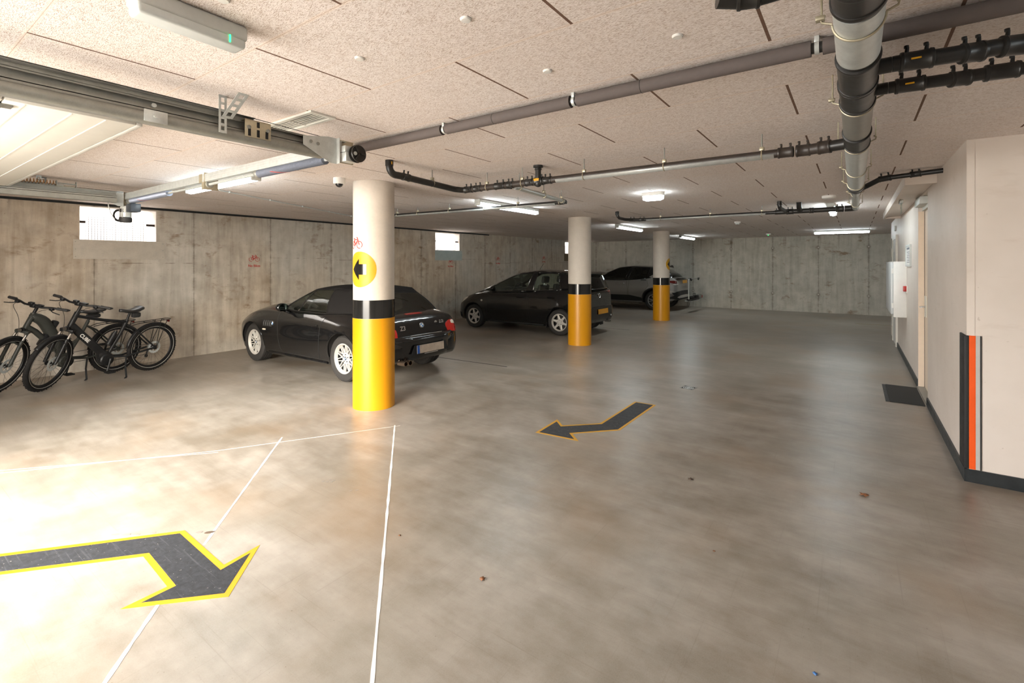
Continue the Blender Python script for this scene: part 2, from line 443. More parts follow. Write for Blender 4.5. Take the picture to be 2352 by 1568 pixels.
# door 1 in its recess
b = MB(); b.bx(.746, .790, D0 + .03, D1 - .012, .012, 2.30)
o = struct('door_1', b, M['door'], 'cream painted door in a shallow recess')
part('door_frame', MB().bx(.70, .80, D0 + .001, D0 + .03, 0, 2.42).bx(.72, .80, D0 + .03, D1 - .001, 2.305, 2.42), M['frame'], o)
part('door_reveal', MB().bx(XR + .002, .742, D1 - .006, D1 - .001, .0, 2.30), M['door'], o)
part('door_gap', MB().bx(.742, .79, D1 - .0115, D1 - .001, 0.01, 2.3), M['dark'], o)
b = MB(); b.tube([(.746, D1 - .09, 1.06), (.700, D1 - .09, 1.06), (.690, D1 - .10, 1.06), (.690, D1 - .22, 1.06)], .010, 10); b.cyl((.746, D1 - .09, 1.06), (.738, D1 - .09, 1.06), .026)
part('door_handle', b, M['chrome'], o)
part('lock_plate', MB().bx(.739, .746, D1 - .20, D1 - .03, .93, 1.20), M['frame'], o)
part('threshold', MB().bx(XR - .012, .79, D0 + .03, D1 - .01, 0, .011), M['galvdull'], o)
b = MB(); b.bx(.64, .72, D1 - .62, D1 - .07, 2.345, 2.435, .006)
part('door_closer', b, M['lampbody'], o)
part('closer_arm', MB().tube([(.65, D1 - .15, 2.452), (.72, D0 + .3, 2.452), (.80, D0 + .45, 2.452)], .008, 6), M['galvdull'], o)
# door 2 further down, flush with the wall
b = MB(); b.bx(XR - .022, XR + .002, 12.02, 12.92, .02, 2.10)
o = struct('door_2', b, M['white'], 'flush pale door far along the right wall')
part('door_frame', MB().bx(XR - .032, XR + .002, 11.92, 12.02, 0, 2.18).bx(XR - .032, XR + .002, 12.92, 13.02, 0, 2.18).bx(XR - .032, XR + .002, 12.02, 12.92, 2.10, 2.18), M['frame'], o)
part('door_handle', MB().tube([(XR - .02, 12.80, 1.05), (XR - .07, 12.80, 1.05), (XR - .07, 12.67, 1.05)], .009, 8), M['chrome'], o)
part('door_sign', MB().bx(XR - .026, XR - .022, 12.30, 12.66, 1.58, 1.86), M['lampbody'], o)
part('hinge', MB().bx(XR - .045, XR - .022, 13.02, 13.05, 1.55, 1.75).bx(XR - .045, XR - .022, 13.02, 13.05, 1.95, 2.15).bx(XR - .045, XR - .022, 13.02, 13.05, .3, .5), M['galvdull'], o)
# light wells behind the windows, open to the sky
for i, (a, c_) in enumerate(WIN):
    b = MB(); x0 = -10.55
    b.bx(x0, -9.7, a - .25, c_ + .25, 1.5, WZ0 - .10); b.bx(x0 - .12, x0, a - .3, c_ + .3, 1.5, 3.1)
    b.bx(x0, -9.7, a - .35, a - .25, 1.5, 3.1); b.bx(x0, -9.7, c_ + .25, c_ + .35, 1.5, 3.1)
    w = struct('window_%d' % (i + 1), b, M['plaster'], ['bright high window opening above the bicycles', 'bright window opening above the gap between the two black cars', 'far window opening beside the second column'][i])
    part('window_reveal', MB().bx(-9.71, XL - .004, a, a + .006, WZ0, WZ1).bx(-9.71, XL - .004, c_ - .006, c_, WZ0, WZ1).bx(-9.71, XL - .004, a, c_, WZ1 - .006, WZ1), M['plaster'], w)
# ground outside the entrance
struct('floor_outside', MB().bx(-16, 6, -14, -1.8, -.2, -.01), pm('outdoor paving', (.46, .44, .41), .8), 'paved driveway outside the entrance')

# ------------------------------------------------------------------ daylight
w = bpy.data.worlds.new('world'); SC.world = w; w.use_nodes = True
nt = w.node_tree; nt.nodes.clear()
wo = nt.nodes.new('ShaderNodeOutputWorld'); bg = nt.nodes.new('ShaderNodeBackground'); sk = nt.nodes.new('ShaderNodeTexSky')
sk.sky_type = 'HOSEK_WILKIE'; sk.turbidity = 8.0; sk.ground_albedo = .4; sk.sun_direction = V((.42, -.85, .42)).normalized()
mixn = nt.nodes.new('ShaderNodeMix'); mixn.data_type = 'RGBA'; mixn.inputs[0].default_value = .5; mixn.inputs[7].default_value = (1.0, .99, .97, 1)
nt.links.new(sk.outputs[0], mixn.inputs[6]); nt.links.new(mixn.outputs[2], bg.inputs[0]); bg.inputs[1].default_value = SKY if 'SKY' in globals() else 9.
nt.links.new(bg.outputs[0], wo.inputs[0])
def portal(name, loc, rot, sx, sy):
    l = bpy.data.lights.new(name, 'AREA'); l.shape = 'RECTANGLE'; l.size = sx; l.size_y = sy; l.cycles.is_portal = True
    o = bpy.data.objects.new(name, l); COL.objects.link(o); o.location = loc; o.rotation_euler = rot; return o
portal('entrance_daylight', ((OX0 + OX1) / 2, -1.82, 1.2), (PI / 2, 0, 0), OX1 - OX0, 2.40)
sl = bpy.data.lights.new('hazy_sun', 'SUN'); sl.energy = SUN; sl.angle = math.radians(26); sl.color = (1.0, .99, .97)
so = bpy.data.objects.new('hazy_sun', sl); COL.objects.link(so); so.rotation_euler = V((-.36, .93, -.44)).to_track_quat('-Z', 'Y').to_euler()
for i, (a, c_) in enumerate(WIN): portal('well_daylight', (-10.12, (a + c_) / 2, 3.1), (0, 0, 0), .85, c_ - a + .5)
# ------------------------------------------------------------------ columns
COLS = [(-4.478, 3.565), (-4.50, 8.66), (-4.515, 13.72)]
def on_col(c, R, ang, z): return V((c[0] + R * math.cos(ang), c[1] + R * math.sin(ang), z))
def col_patch(mb, c, R, ang0, poly, th=.003, n=3):
    """lay a flat 2D polygon (arc length, height) round a column"""
    b2 = bmesh.new(); f = b2.faces.new([b2.verts.new((x, z, 0)) for x, z in poly])
    bmesh.ops.triangulate(b2, faces=[f])
    for _ in range(7):
        es = [e for e in b2.edges if abs(e.verts[0].co.x - e.verts[1].co.x) > .022]
        if not es: break
        bmesh.ops.subdivide_edges(b2, edges=es, cuts=1); bmesh.ops.triangulate(b2, faces=b2.faces)
    r = bmesh.ops.extrude_face_region(b2, geom=list(b2.faces))
    for v in [g for g in r['geom'] if isinstance(g, bmesh.types.BMVert)]: v.co.z += th
    for v in b2.verts: v.co = on_col(c, R + v.co.z - .0005, ang0 + v.co.x / R, v.co.y)
    me = bpy.data.meshes.new('t'); b2.to_mesh(me); b2.free(); mb.mesh(me); bpy.data.meshes.remove(me)
def circ(cx, cz, r, n=28, sx=1.): return [(cx + sx * r * math.cos(2 * PI * i / n), cz + r * math.sin(2 * PI * i / n)) for i in range(n)]
def bike_icon(add, cx, cz, s):
    """stencilled bicycle built of flat strokes; add(poly); s = overall width"""
    u = s / 10.0
    def st(a, b_, w):
        a, b_ = V((*a, 0)), V((*b_, 0)); d = (b_ - a).normalized(); nn = V((-d.y, d.x, 0)) * w / 2
        add([((p.x) * u + cx, p.y * u + cz) for p in (a - nn, b_ - nn, b_ + nn, a + nn)])
    for ox in (-2.9, 2.9):
        for i in range(16):
            if i in (5, 13): continue
            a0, a1 = 2 * PI * i / 16, 2 * PI * (i + 1.05) / 16
            add([(cx + u * (ox + rr * math.cos(a)), cz + u * (-1.2 + rr * math.sin(a))) for rr, a in ((1.75, a0), (1.75, a1), (2.15, a1), (2.15, a0))])
    st((-2.9, -1.2), (-1.5, 1.7), .5); st((-2.9, -1.2), (-.4, -1.3), .55); st((-.4, -1.3), (-1.6, 2.3), .6)
    st((-.4, -1.0), (1.6, 1.2), .7); st((-1.0, 1.7), (1.3, 1.75), .5); st((2.9, -1.2), (1.5, 2.6), .6); st((1.5, 2.6), (.7, 3.0), .5); st((-2.4, 2.4), (-1.0, 2.4), .5)
SKX = .16
def roundarrow(mb, c, R, ang, zc, sgn=1):
    s = sgn
    col_patch(mb, c, R, ang, [(s * -.115, zc), (s * -.01, zc + .115), (s * -.01, zc + .058), (s * .085, zc + .058), (s * .085, zc - .058), (s * -.01, zc - .058), (s * -.01, zc - .115)], .0055)
for i, c in enumerate(COLS):
    nm = ['nearest round support column with an arrow sticker, in front of the convertible',
          'middle round support column beside the black hatchback, without any sticker', 'farthest round support column in front of the silver car']
    t = thing('support_column', nm[i], 'column', (c[0], c[1], 0), 0, 'yellow based support columns'); t['kind'] = 'thing'
    R = .228
    part('column_shaft', MB().lathe([(R, 0), (R, CEIL - .001)], c + (0,), Z_, 64), M['colconc'], t, True)
    part('yellow_band', MB().lathe([(R + .0001, .002), (R + .004, .002), (R + .004, 1.010), (R + .0001, 1.010)], c + (0,), Z_, 64), M['yellow'], t, True)['label'] = 'yellow painted base'
    part('black_band', MB().lathe([(R + .0001, 1.012), (R + .004, 1.012), (R + .004, 1.215), (R + .0001, 1.215)], c + (0,), Z_, 64), M['black'], t, True)['label'] = 'glossy black band'
    to_cam = math.atan2(-c[1], -c[0])
    if i == 0:
        a0 = to_cam - .72
        mb = MB(); col_patch(mb, c, R, a0, circ(-.0, 1.555, .197, 30, .98)); st = part('arrow_sticker', mb, M['yelline'], t, True); st['label'] = 'round yellow sticker with a black arrow pointing left'
        mb = MB(); roundarrow(mb, c, R, a0, 1.555); part('arrow', mb, M['black'], st, True)
        mb = MB(); bike_icon(lambda p: col_patch(mb, c, R, a0 - .28, p, .002, 1), 0, 1.85, .20); part('bicycle_stencil', mb, M['red'], t, True)['label'] = 'red bicycle stencil'
    if i == 2:
        a0 = to_cam + 1.32
        mb = MB(); col_patch(mb, c, R, a0, circ(0, 1.60, .17, 30)); st = part('arrow_sticker', mb, M['yelline'], t, True); st['label'] = 'round yellow sticker with a black arrow'
        mb = MB(); roundarrow(mb, c, R, a0, 1.60); part('arrow', mb, M['black'], st, True)

# ------------------------------------------------------------------ pipes
def rod_clamp(t, x, y, zc, R, ax='x', wire=False):
    """threaded rod down from the ceiling with a two-part pipe clip"""
    b = MB(); d = X_ if ax == 'x' else Y_; s = Y_ if ax == 'x' else X_
    b.tube([V((x, y, zc)) + s * ((R + .003) * math.cos(a)) + Z_ * ((R + .003) * math.sin(a)) for a in [2 * PI * i / 20 for i in range(20)]], .0045, 6, closed=True)
    b.box((x, y, zc + R + .014), (.030, .030, .026), .004)
    c_ = part('pipe_clip', b, M['zincyel'], t, True)
    part('hanger_rod', MB().cyl((x, y, zc + R + .02), (x, y, CEIL), .0045, seg=8), M['galvdull'], c_, True)
def sleeve(b, p0, p1, r, lugs=1, z=None):
    """electrofusion coupling: fat sleeve with two terminal stubs"""
    p0, p1 = V(p0), V(p1); d = (p1 - p0).normalized(); L = (p1 - p0).length
    b.lathe([(r - .004, 0), (r + .005, .003), (r + .006, .012), (r + .003, .016), (r + .003, L - .016), (r + .006, L - .012), (r + .005, L - .003), (r - .004, L)], p0, d, 24)
    if lugs:
        up = (Z_ - d * d.z).normalized() if abs(d.z) < .9 else Y_ * -1
        for k in (.22, .78):
            q = p0 + d * (L * k) + up * r
            b.cyl(q, q + up * .024 + d * .003, .0075, .006, 8); b.cyl(q + up * .02, q + up * .030, .008, .008, 8)
ZP = 2.39
# main collector pipe along the ceiling
t = thing('drain_pipe', 'thick black and galvanised main drain pipe running away along the ceiling', 'pipe', (.01, 4, ZP))
RM = .0625
part('pipe_run', MB().cyl((.01, 1.30, ZP), (.01, 6.02, ZP), RM, seg=40), M['pe'], t, True)
part('reduced_run', MB().cyl((.01, 6.02, ZP + .012), (.01, 8.47, ZP + .03), .040, seg=32).cyl((.01, 5.98, ZP), (.01, 6.08, ZP + .012), RM, .040, 32), M['galv'], t, True)
for a, b_ in ((1.74, 2.15), (3.80, 5.74)):
    part('metal_sheath', MB().lathe([(RM + .001, a), (RM + .004, a), (RM + .004, b_), (RM + .001, b_)], (.01, 0, ZP), Y_, 40), M['galv'], t, True)['label'] = 'galvanised half-round sheath'
part('dull_sheath', MB().lathe([(RM + .0005, 2.84), (RM + .003, 2.84), (RM + .003, 3.40), (RM + .0005, 3.40)], (.01, 0, ZP), Y_, 40), M['galvdull'], t, True)
for a, b_ in ((1.58, 1.71), (2.20, 2.50), (2.53, 2.79), (3.45, 3.76), (5.76, 5.95)):
    b = MB()
    for q in (a, b_): b.lathe([(RM, 0), (RM + .0085, .002), (RM + .010, .008), (RM + .010, .018), (RM + .0085, .024), (RM, .026)], (.01, q - .013, ZP), Y_, 40)
    b.lathe([(RM, 0), (RM + .005, .001), (RM + .005, b_ - a - .001), (RM, b_ - a)], (.01, a, ZP), Y_, 40)
    part('coupling', b, M['pe'], t, True)
for y in (1.86, 2.82, 3.79, 4.82, 5.65, 6.7, 7.9):
    R = RM + .005 if y < 6.1 else .043; zc = ZP if y < 6.1 else ZP + .025
    b = MB(); b.tube([V((.01 + (R + .002) * math.cos(a), y, zc + (R + .002) * math.sin(a))) for a in [PI * (1.02 + .98 * i / 16) for i in range(17)]], .0038, 6)
    for s in (-1, 1): b.tube([(.01 + s * (R + .002), y, zc), (.01 + s * (R + .030), y, zc + .012), (.01 + s * (R + .034), y, zc + .026), (.01 + s * (R + .02), y, zc + .034)], .0038, 6)
    b.cyl((.01 - R - .03, y, zc + .022), (.01 - R - .03, y, CEIL), .0035, seg=8); b.cyl((.01 + R + .03, y, zc + .022), (.01 + R + .03, y, CEIL), .0035, seg=8); b.box((.01 - R - .034, y, zc + .026), (.026, .026, .014), .002)
    part('wire_hanger', b, M['zincyel'], t, True)
def stub(p0, p1, r): part('branch_stub', MB().cyl(p0, p1, r, seg=24), M['pe'], t, True)
stub((-.02, 3.756, ZP), (-.12, 3.783, ZP), .036); stub((.03, 6.30, ZP + .01), (.098, 6.261, ZP + .039), .026); stub((.03, 2.40, 2.40), (.118, 2.40, 2.40), .030); stub((.03, 2.66, 2.385), (.118, 2.66, 2.385), .025)
b = MB(); b.tube(arc_pts((-.05, 8.47, ZP + .03), .06, 0, PI / 2, 8, X_, Y_) + [V((-.12, 8.53, ZP + .03))], .043, 24); part('elbow', b, M['pe'], t, True)

# branch toward column 1
def branch(name, label, y, z, xs, R=.0285):
    return thing(name, label, 'pipe', (sum(xs) / len(xs), y, z), 0, 'drain branch pipes under the ceiling')
t = branch('branch_pipe', 'long black branch pipe with a bright galvanised lower sheath, in front of the columns', 3.82, ZP, (-3.38, 0))
y, z = 3.82, ZP; R = .030
part('pipe_run', MB().cyl((-3.22, y, z), (-.42, y, z), R, seg=24), M['pebrown'], t, True)
b = MB(); 
for x0, x1 in ((-2.22, -.46),):
    pr_ = [(x0 + (x1 - x0) * k / 1, 0) for k in (0, 1)]
    rows = [[(x, y + (R + .0025) * math.cos(a), z + (R + .0025) * math.sin(a)) for a in [PI * (1.06 + .88 * i / 14) for i in range(15)]] for x in (x0, x1)]
    b.grid(rows)
o = part('metal_sheath', b, M['galv'], t, True, fixn=False); o['label'] = 'bright galvanised half sheath under the pipe'
sm = o.modifiers.new('s', 'SOLIDIFY'); sm.thickness = .0025
b = MB(); sleeve(b, (-3.33, y, z), (-3.22, y, z), R); sleeve(b, (-3.20, y, z), (-3.10, y, z), R); part('coupling', b, M['pe'], t, True)
b = MB(); sleeve(b, (-2.93, y, z), (-2.80, y, z), R); sleeve(b, (-2.78, y, z), (-2.70, y, z), R); b.cyl((-2.84, y, z), (-2.77, y + .07, z - .002), R, seg=20); part('side_junction', b, M['pe'], t, True)
b = MB(); sleeve(b, (-2.56, y, z), (-2.47, y, z), R); sleeve(b, (-2.46, y, z), (-2.36, y, z), R + .004); sleeve(b, (-2.36, y, z), (-2.27, y, z), R); b.sphere((-2.42, y, z - .018), .036); part('tee', b, M['pe'], t, True)
part('warning_label', MB().box((-2.42, y - R - .0055, z + .012), (.06, .003, .026), .001), M['yelline'], t, True)['label'] = 'yellow label on the tee'
b = MB(); b.lathe([(.028, 0), (.028, .085), (.034, .088), (.034, .098), (.030, .100), (.030, CEIL - z - .045), (.046, CEIL - z - .04), (.046, CEIL - z - .02)], (-2.42, y, z + .02), Z_, 24); part('ceiling_stub', b, M['pe'], t, True)
b = MB(); sleeve(b, (-.44, y, z), (-.34, y, z), R + .002); sleeve(b, (-.33, y, z), (-.24, y, z), R + .006); b.cyl((-.26, y, z), (-.122, y - .0365, z), R + .006, seg=24); sleeve(b, (-.20, y - .016, z), (-.124, y - .036, z), R + .009); part('reducer', b, M['pebrown'], t, True)
b = MB(); b.tube([(-3.33, y, z), (-3.36, y - .03, z), (-3.38, y - .10, z)], R, 20); b.cyl((-3.38, y - .10, z), (-3.38, 2.98, z + .03), R, seg=20)
part('side_run', b, M['pe'], t, True)
b = MB(); b.tube([(-3.38, 3.0, z + .03)] + arc_pts((-3.38, 2.93, z + .10), .07, -PI / 2 + .05, -PI, 8, Y_ * 1, Z_) + [V((-3.38, 2.86, z + .12))], .032, 20); b.lathe([(.036, 0), (.036, .05), (.030, .052), (.030, CEIL - z - .105)], (-3.38, 2.86, z + .10), Z_, 20); sleeve(b, (-3.38, 3.10, z + .025), (-3.38, 3.01, z + .03), R)
part('elbow', b, M['pe'], t, True)
part('yellow_mark', MB().bx(-3.343, -3.339, 2.852, 2.860, z + .11, z + .135), M['yelline'], t, True)
for x in (-.537, -1.233, -1.941, -2.60, -3.03): rod_clamp(t, x, y, z, R)
rod_clamp(t, -3.385, 3.40, z + .018, R, 'y')

# second lower branch behind it
t = branch('branch_pipe', 'thin half-galvanised branch pipe zigzagging behind the nearest column under the ceiling', 5.48, 2.42, (-6.3, -2.8))
y2, z2, r2 = 5.48, 2.415, .024
part('side_run', MB().cyl((-2.768, 3.935, z - .004), (-3.03, 5.40, z2), r2, seg=20), M['galv'], t, True)
part('pipe_run', MB().cyl((-3.04, y2, z2), (-6.55, y2, z2 + .02), r2, seg=20), M['pe'], t, True)
rows = [[(x, y2 + (r2 + .002) * math.cos(a), zz + (r2 + .002) * math.sin(a)) for a in [PI * (1.06 + .88 * i / 12) for i in range(13)]] for x, zz in ((-3.2, z2), (-6.5, z2 + .02))]
b = MB(); b.grid(rows); o = part('metal_sheath', b, M['galv'], t, True, fixn=False); o.modifiers.new('s', 'SOLIDIFY').thickness = .002
b = MB(); b.tube([(-3.03, 5.38, z2), (-3.045, 5.45, z2), (-3.08, y2, z2), (-3.16, y2, z2)], r2 + .005, 18); part('elbow', b, M['pe'], t, True)
for x in (-3.14, -3.80, -4.39, -5.09, -5.78, -6.27): rod_clamp(t, x, y2, z2 + (x + 3.04) * -.0057, r2 + .003)
rod_clamp(t, -2.90, 4.70, z2 - .010, r2 + .003, 'y'); rod_clamp(t, -3.01, 5.30, z2, r2 + .003, 'y'); rod_clamp(t, -2.77, 4.02, z2 - .02, r2 + .003, 'y')

# far branch
t = branch('branch_pipe', 'far black branch pipe with ceiling stubs joining the end of the main drain pipe', 8.53, 2.42, (-3.41, 0))
y3, z3, r3 = 8.53, 2.42, .026
part('pipe_run', MB().cyl((-3.2, y3, z3), (-1.0, y3, z3), r3, seg=20), M['pe'], t, True)
rows = [[(x, y3 + (r3 + .002) * math.cos(a), z3 + (r3 + .002) * math.sin(a)) for a in [PI * (1.06 + .88 * i / 12) for i in range(13)]] for x in (-3.08, -1.15)]
b = MB(); b.grid(rows); o = part('metal_sheath', b, M['galv'], t, True, fixn=False); o.modifiers.new('s', 'SOLIDIFY').thickness = .002
b = MB(); b.cyl((-1.0, y3, z3), (-.125, y3, z3 + .0), .036, seg=24); sleeve(b, (-1.02, y3, z3), (-.9, y3, z3), r3 + .004); sleeve(b, (-.86, y3, z3), (-.76, y3, z3), .038); sleeve(b, (-.56, y3, z3), (-.50, y3, z3), .038, 0); sleeve(b, (-.23, y3, z3), (-.13, y3, z3), .040); part('wide_run', b, M['pe'], t, True)
b = MB(); b.tube([(-.68, y3, z3)] + arc_pts((-.68, y3 - .10, z3 + .06), .06, -PI / 2, 0, 1, Z_ * -1, Z_)[:0] + [V((-.68, y3 - .06, z3 + .02)), V((-.68, y3 - .12, z3 + .05)), V((-.68, y3 - .15, CEIL))], .036, 20); part('ceiling_stub', b, M['pe'], t, True)
b = MB(); b.tube([(-.84, y3, z3), (-.88, y3 - .2, z3 + .01), (-.90, y3 - .42, z3 + .02), (-.90, y3 - .47, z3 + .05), (-.90, y3 - .48, CEIL)], .028, 18); sleeve(b, (-.90, y3 - .48, z3 + .055), (-.90, y3 - .48, CEIL - .01), .030); part('ceiling_stub', b, M['pe'], t, True)
b = MB(); b.tube([(-3.2, y3, z3), (-3.32, y3 - .05, z3), (-3.40, y3 - .22, z3), (-3.41, 8.07, z3 + .01), (-3.41, 8.0, z3 + .04), (-3.41, 7.985, CEIL)], .027, 18); sleeve(b, (-3.22, y3, z3), (-3.10, y3, z3), r3); sleeve(b, (-3.36, y3 - .1, z3), (-3.28, y3 - .03, z3), r3); sleeve(b, (-3.41, 7.985, z3 + .055), (-3.41, 7.985, CEIL - .01), .029); part('elbow', b, M['pe'], t, True)
for x in (-2.82, -1.98, -1.2): rod_clamp(t, x, y3, z3, r3 + .002)

# right-hand branches
t = thing('branch_pipe', 'black branch pipe from the main drain into the right wall below the ceiling', 'pipe', (.4, 6.2, 2.48), 0, 'drain branch pipes under the ceiling')
b = MB(); b.tube([(.101, 6.26, ZP + .04), (.20, 6.19, 2.475), (.30, 6.14, 2.485)], .026, 18); part('elbow', b, M['pe'], t, True)
b = MB(); b.cyl((.28, 6.15, 2.484), (.70, 6.06, 2.50), .0235, seg=20); part('pipe_run', b, M['pe'], t, True)
b = MB(); sleeve(b, (.20, 6.185, 2.478), (.30, 6.145, 2.485), .026); sleeve(b, (.44, 6.117, 2.490), (.53, 6.10, 2.494), .025); part('coupling', b, M['pe'], t, True)
for k, (ya, yb, zz, lab) in enumerate(((2.40, 2.58, 2.40, 'upper of the two black branch pipes leaving the frame at the upper right'), (2.66, 2.72, 2.385, 'lower of the two black branch pipes leaving the frame at the upper right'))):
    t = thing('branch_pipe', lab, 'pipe', (.5, ya, zz), 0, 'drain branch pipes under the ceiling'); r = .030 if k == 0 else .025
    q = [V((.12, ya, zz)), V((.15, ya, zz)), V((.30, ya + .02, zz)), V((.42, ya + .06, zz + .01)), V((1.2, yb + .12, zz + .02))]
    part('pipe_run', MB().tube(q, r, 22), M['pe'], t, True)
    b = MB(); sleeve(b, q[1] + V((-.01, 0, 0)), q[1] + V((.095, .01, 0)), r + .002); sleeve(b, q[2] + V((.02, .01, 0)), q[2] + V((.09, .035, .004)), r + .002)
    d = (q[4] - q[3]).normalized(); sleeve(b, q[3] + d * .01, q[3] + d * .12, r + .003)
    if k: sleeve(b, q[3] + d * .16, q[3] + d * .26, r + .010)
    part('coupling', b, M['pe'], t, True)
    rod_clamp(t, 1.05, q[3].lerp(q[4], .808).y, q[3].lerp(q[4], .808).z, r + .002)
    part('yellow_mark', MB().box(q[1] + V((.04, -r - .006, -.004)), (.03, .003, .006)), M['yelline'], t, True)
b = MB(); b.tube([(-.36, 1.66, CEIL - .05), (-.28, 1.70, CEIL - .06), (-.20, 1.70, CEIL - .06), (-.14, 1.64, CEIL - .05), (-.13, 1.56, CEIL - .05)], .040, 20); sleeve(b, (-.31, 1.685, CEIL - .056), (-.24, 1.70, CEIL - .06), .042, 0)
solo('branch_pipe', b, M['pe'], 'short black pipe bend cut off by the top edge beside the main drain pipe', 'pipe', group='drain branch pipes under the ceiling')

# insulated grey pipe straight across the ceiling
t = thing('insulated_pipe', 'thin grey foam-wrapped pipe crossing the whole ceiling', 'pipe', (-1, 2.3, 2.49)); yi, zi = 2.315, CEIL - .042
cuts = [-3.14, -2.19, -1.235, -.125, 1.4]
b = MB()
for a, c_ in zip(cuts, cuts[1:]): b.cyl((a + .02, yi, zi), (c_ - .02, yi, zi), .0325, seg=28)
part('foam_sleeve', b, M['foam'], t, True)
part('inner_pipe', MB().cyl((-3.16, yi, zi), (1.42, yi, zi), .022, seg=16), M['pe'], t, True)
for a in cuts[1:4]:
    b = MB(); b.lathe([(.022, -.008), (.027, -.008), (.027, .008), (.022, .008)], (a, yi, zi), X_, 20); b.box((a, yi - .015, zi + .03), (.018, .012, .026), .002); b.cyl((a, yi, zi + .02), (a, yi, CEIL), .006, seg=8)
    part('pipe_clip', b, M['galv'], t, True)
b = MB()
for a in (-1.78, -.86): b.lathe([(.0322, -.0015), (.0332, -.0015), (.0332, .0015), (.0322, .0015)], (a, yi, zi), X_, 28)
part('sleeve_joint', b, M['dark'], t, True)

# ------------------------------------------------------------------ lamps
LG = 'fluorescent lamps on the ceiling'
def tube_lamp(cx, cy, L, ax, label, lit=True):
    t = thing('ceiling_lamp', label, 'lamp', (cx, cy, CEIL - .09), 0 if ax == 'x' else PI / 2, LG)
    h = L / 2
    part('housing', MB().box((0, 0, .062), (L, .105, .052), .012), M['lampbody'], t)
    prof = [(.048 * math.cos(a), .038 - .050 * math.sin(a)) for a in [PI * i / 10 for i in range(11)]]
    b = MB(); b.prism([(p[0], p[1]) for p in prof], (-h + .03, 0, 0), Y_, Z_, X_ * (L - .06)); part('diffuser', b, M['lamp_on'], t)['label'] = 'glowing white diffuser'
    b = MB(); b.box((-h + .012, 0, .018), (.024, .098, .05), .008); b.box((h - .012, 0, .018), (.024, .098, .05), .008); part('end_cap', b, M['lampbody'], t)
    b = MB()
    for k in (-.8, -.4, .0, .4, .8):
        for s in (-1, 1): b.tube([(k * h, s * .053, .058), (k * h, s * .060, .040), (k * h, s * .052, .030)], .003, 5)
    part('clip', b, M['galv'], t)
    return t
tube_lamp(-5.62, 2.42, 1.57, 'x', 'lit ceiling lamp just behind the garage door cross bar')
tube_lamp(-4.36, 6.05, 1.57, 'y', 'lit ceiling lamp behind the zigzag pipe between the first two columns')
tube_lamp(-4.50, 11.3, 1.57, 'y', 'lit ceiling lamp between the middle and the farthest column')
tube_lamp(-4.56, 16.5, 1.57, 'y', 'lit ceiling lamp just beyond the farthest column')
tube_lamp(-.30, 15.9, 1.28, 'x', 'lit ceiling lamp lying across, in front of the end wall')
tube_lamp(-.30, 9.35, 1.27, 'y', 'lit ceiling lamp seen end-on behind the far branch pipe')
tube_lamp(2.3, 1.6, 1.57, 'y', 'ceiling lamp outside the picture, over the right hand bay')
# bulkhead lamp
t = thing('ceiling_bulkhead_lamp', 'small oval lit bulkhead lamp on the ceiling in front of the farthest column', 'lamp', (-2.13, 6.15, CEIL - .10), 0)
b = MB()
def stadium(hw, r, n=10): return [(hw + r * math.cos(a), r * math.sin(a)) for a in [-PI / 2 + PI * i / n for i in range(n + 1)]] + [(-hw + r * math.cos(a), r * math.sin(a)) for a in [PI / 2 + PI * i / n for i in range(n + 1)]]
b.prism(stadium(.075, .068), (0, 0, .055), X_, Y_, Z_ * .045); part('housing', b, M['white'], t)
b = MB(); b.prism(stadium(.072, .062), (0, 0, .012), X_, Y_, Z_ * .043); b.prism(stadium(.062, .045), (0, 0, 0), X_, Y_, Z_ * .014); part('diffuser', b, M['lamp_on'], t)
# emergency lamp, unlit, near
t = thing('ceiling_emergency_lamp', 'large unlit emergency lamp with a green indicator on the near ceiling, above the door track', 'lamp', (-1.965, .748, CEIL - .085), PI / 2 + .03)
part('housing', MB().box((0, 0, .055), (.365, .094, .060), .014, seg=3), M['lampbody'], t)
part('diffuser', MB().box((0, 0, .016), (.353, .086, .040), .013, seg=3), pm('frosted lamp cover', (.66, .70, .69), .22, var=.03), t)['label'] = 'frosted unlit cover'
part('indicator', MB().box((.115, .040, .018), (.006, .010, .030), .002).box((.115, -.040, .018), (.006, .010, .030), .002), emit('green indicator light', (.02, 1., .15), 2.2), t)['label'] = 'green indicator light'
part('reflector', MB().box((-.165, -.02, .03), (.018, .03, .03), .004), M['chrome'], t)
# ------------------------------------------------------------------ small ceiling fittings
solo('ceiling_sensor', MB().lathe([(.0, 0), (.062, .002), (.078, .012), (.082, .030), (.080, .045), (.0, .046)], (-.285, 7.80, CEIL - .046), Z_, 32), M['white'], 'round white sensor disc on the ceiling left of the main drain pipe', 'sensor')
t = thing('smoke_detector', 'white smoke detector on the ceiling above the end of the far branch pipe', 'detector', (-2.10, 11.5, CEIL - .06))
part('detector_body', MB().lathe([(0, .02), (.05, .02), (.062, .03), (.065, .06), (0, .06)], (0, 0, 0), Z_, 28), M['white'], t); part('sensor_head', MB().lathe([(0, 0), (.035, 0), (.042, .008), (.042, .02), (0, .02)], (0, 0, 0), Z_, 20), M['lampbody'], t)
t = thing('ceiling_indicator_light', 'small white ceiling unit with a green light, nearest to the end wall', 'light', (-2.17, 16.7, CEIL - .055))
part('unit_body', MB().lathe([(0, .015), (.055, .015), (.07, .03), (.07, .055), (0, .055)], (0, 0, 0), Z_, 24), M['white'], t); part('indicator', MB().sphere((0, -.03, .014), .014), emit('green indicator light', (.02, 1., .15), 2.2), t)
t = thing('ceiling_dome_camera', 'white dome security camera on the ceiling beside the nearest column', 'camera', (-4.52, 3.14, CEIL - .10))
part('camera_base', MB().lathe([(.03, .035), (.055, .036), (.062, .045), (.062, .10), (0, .10)], (0, 0, 0), Z_, 32), M['white'], t)
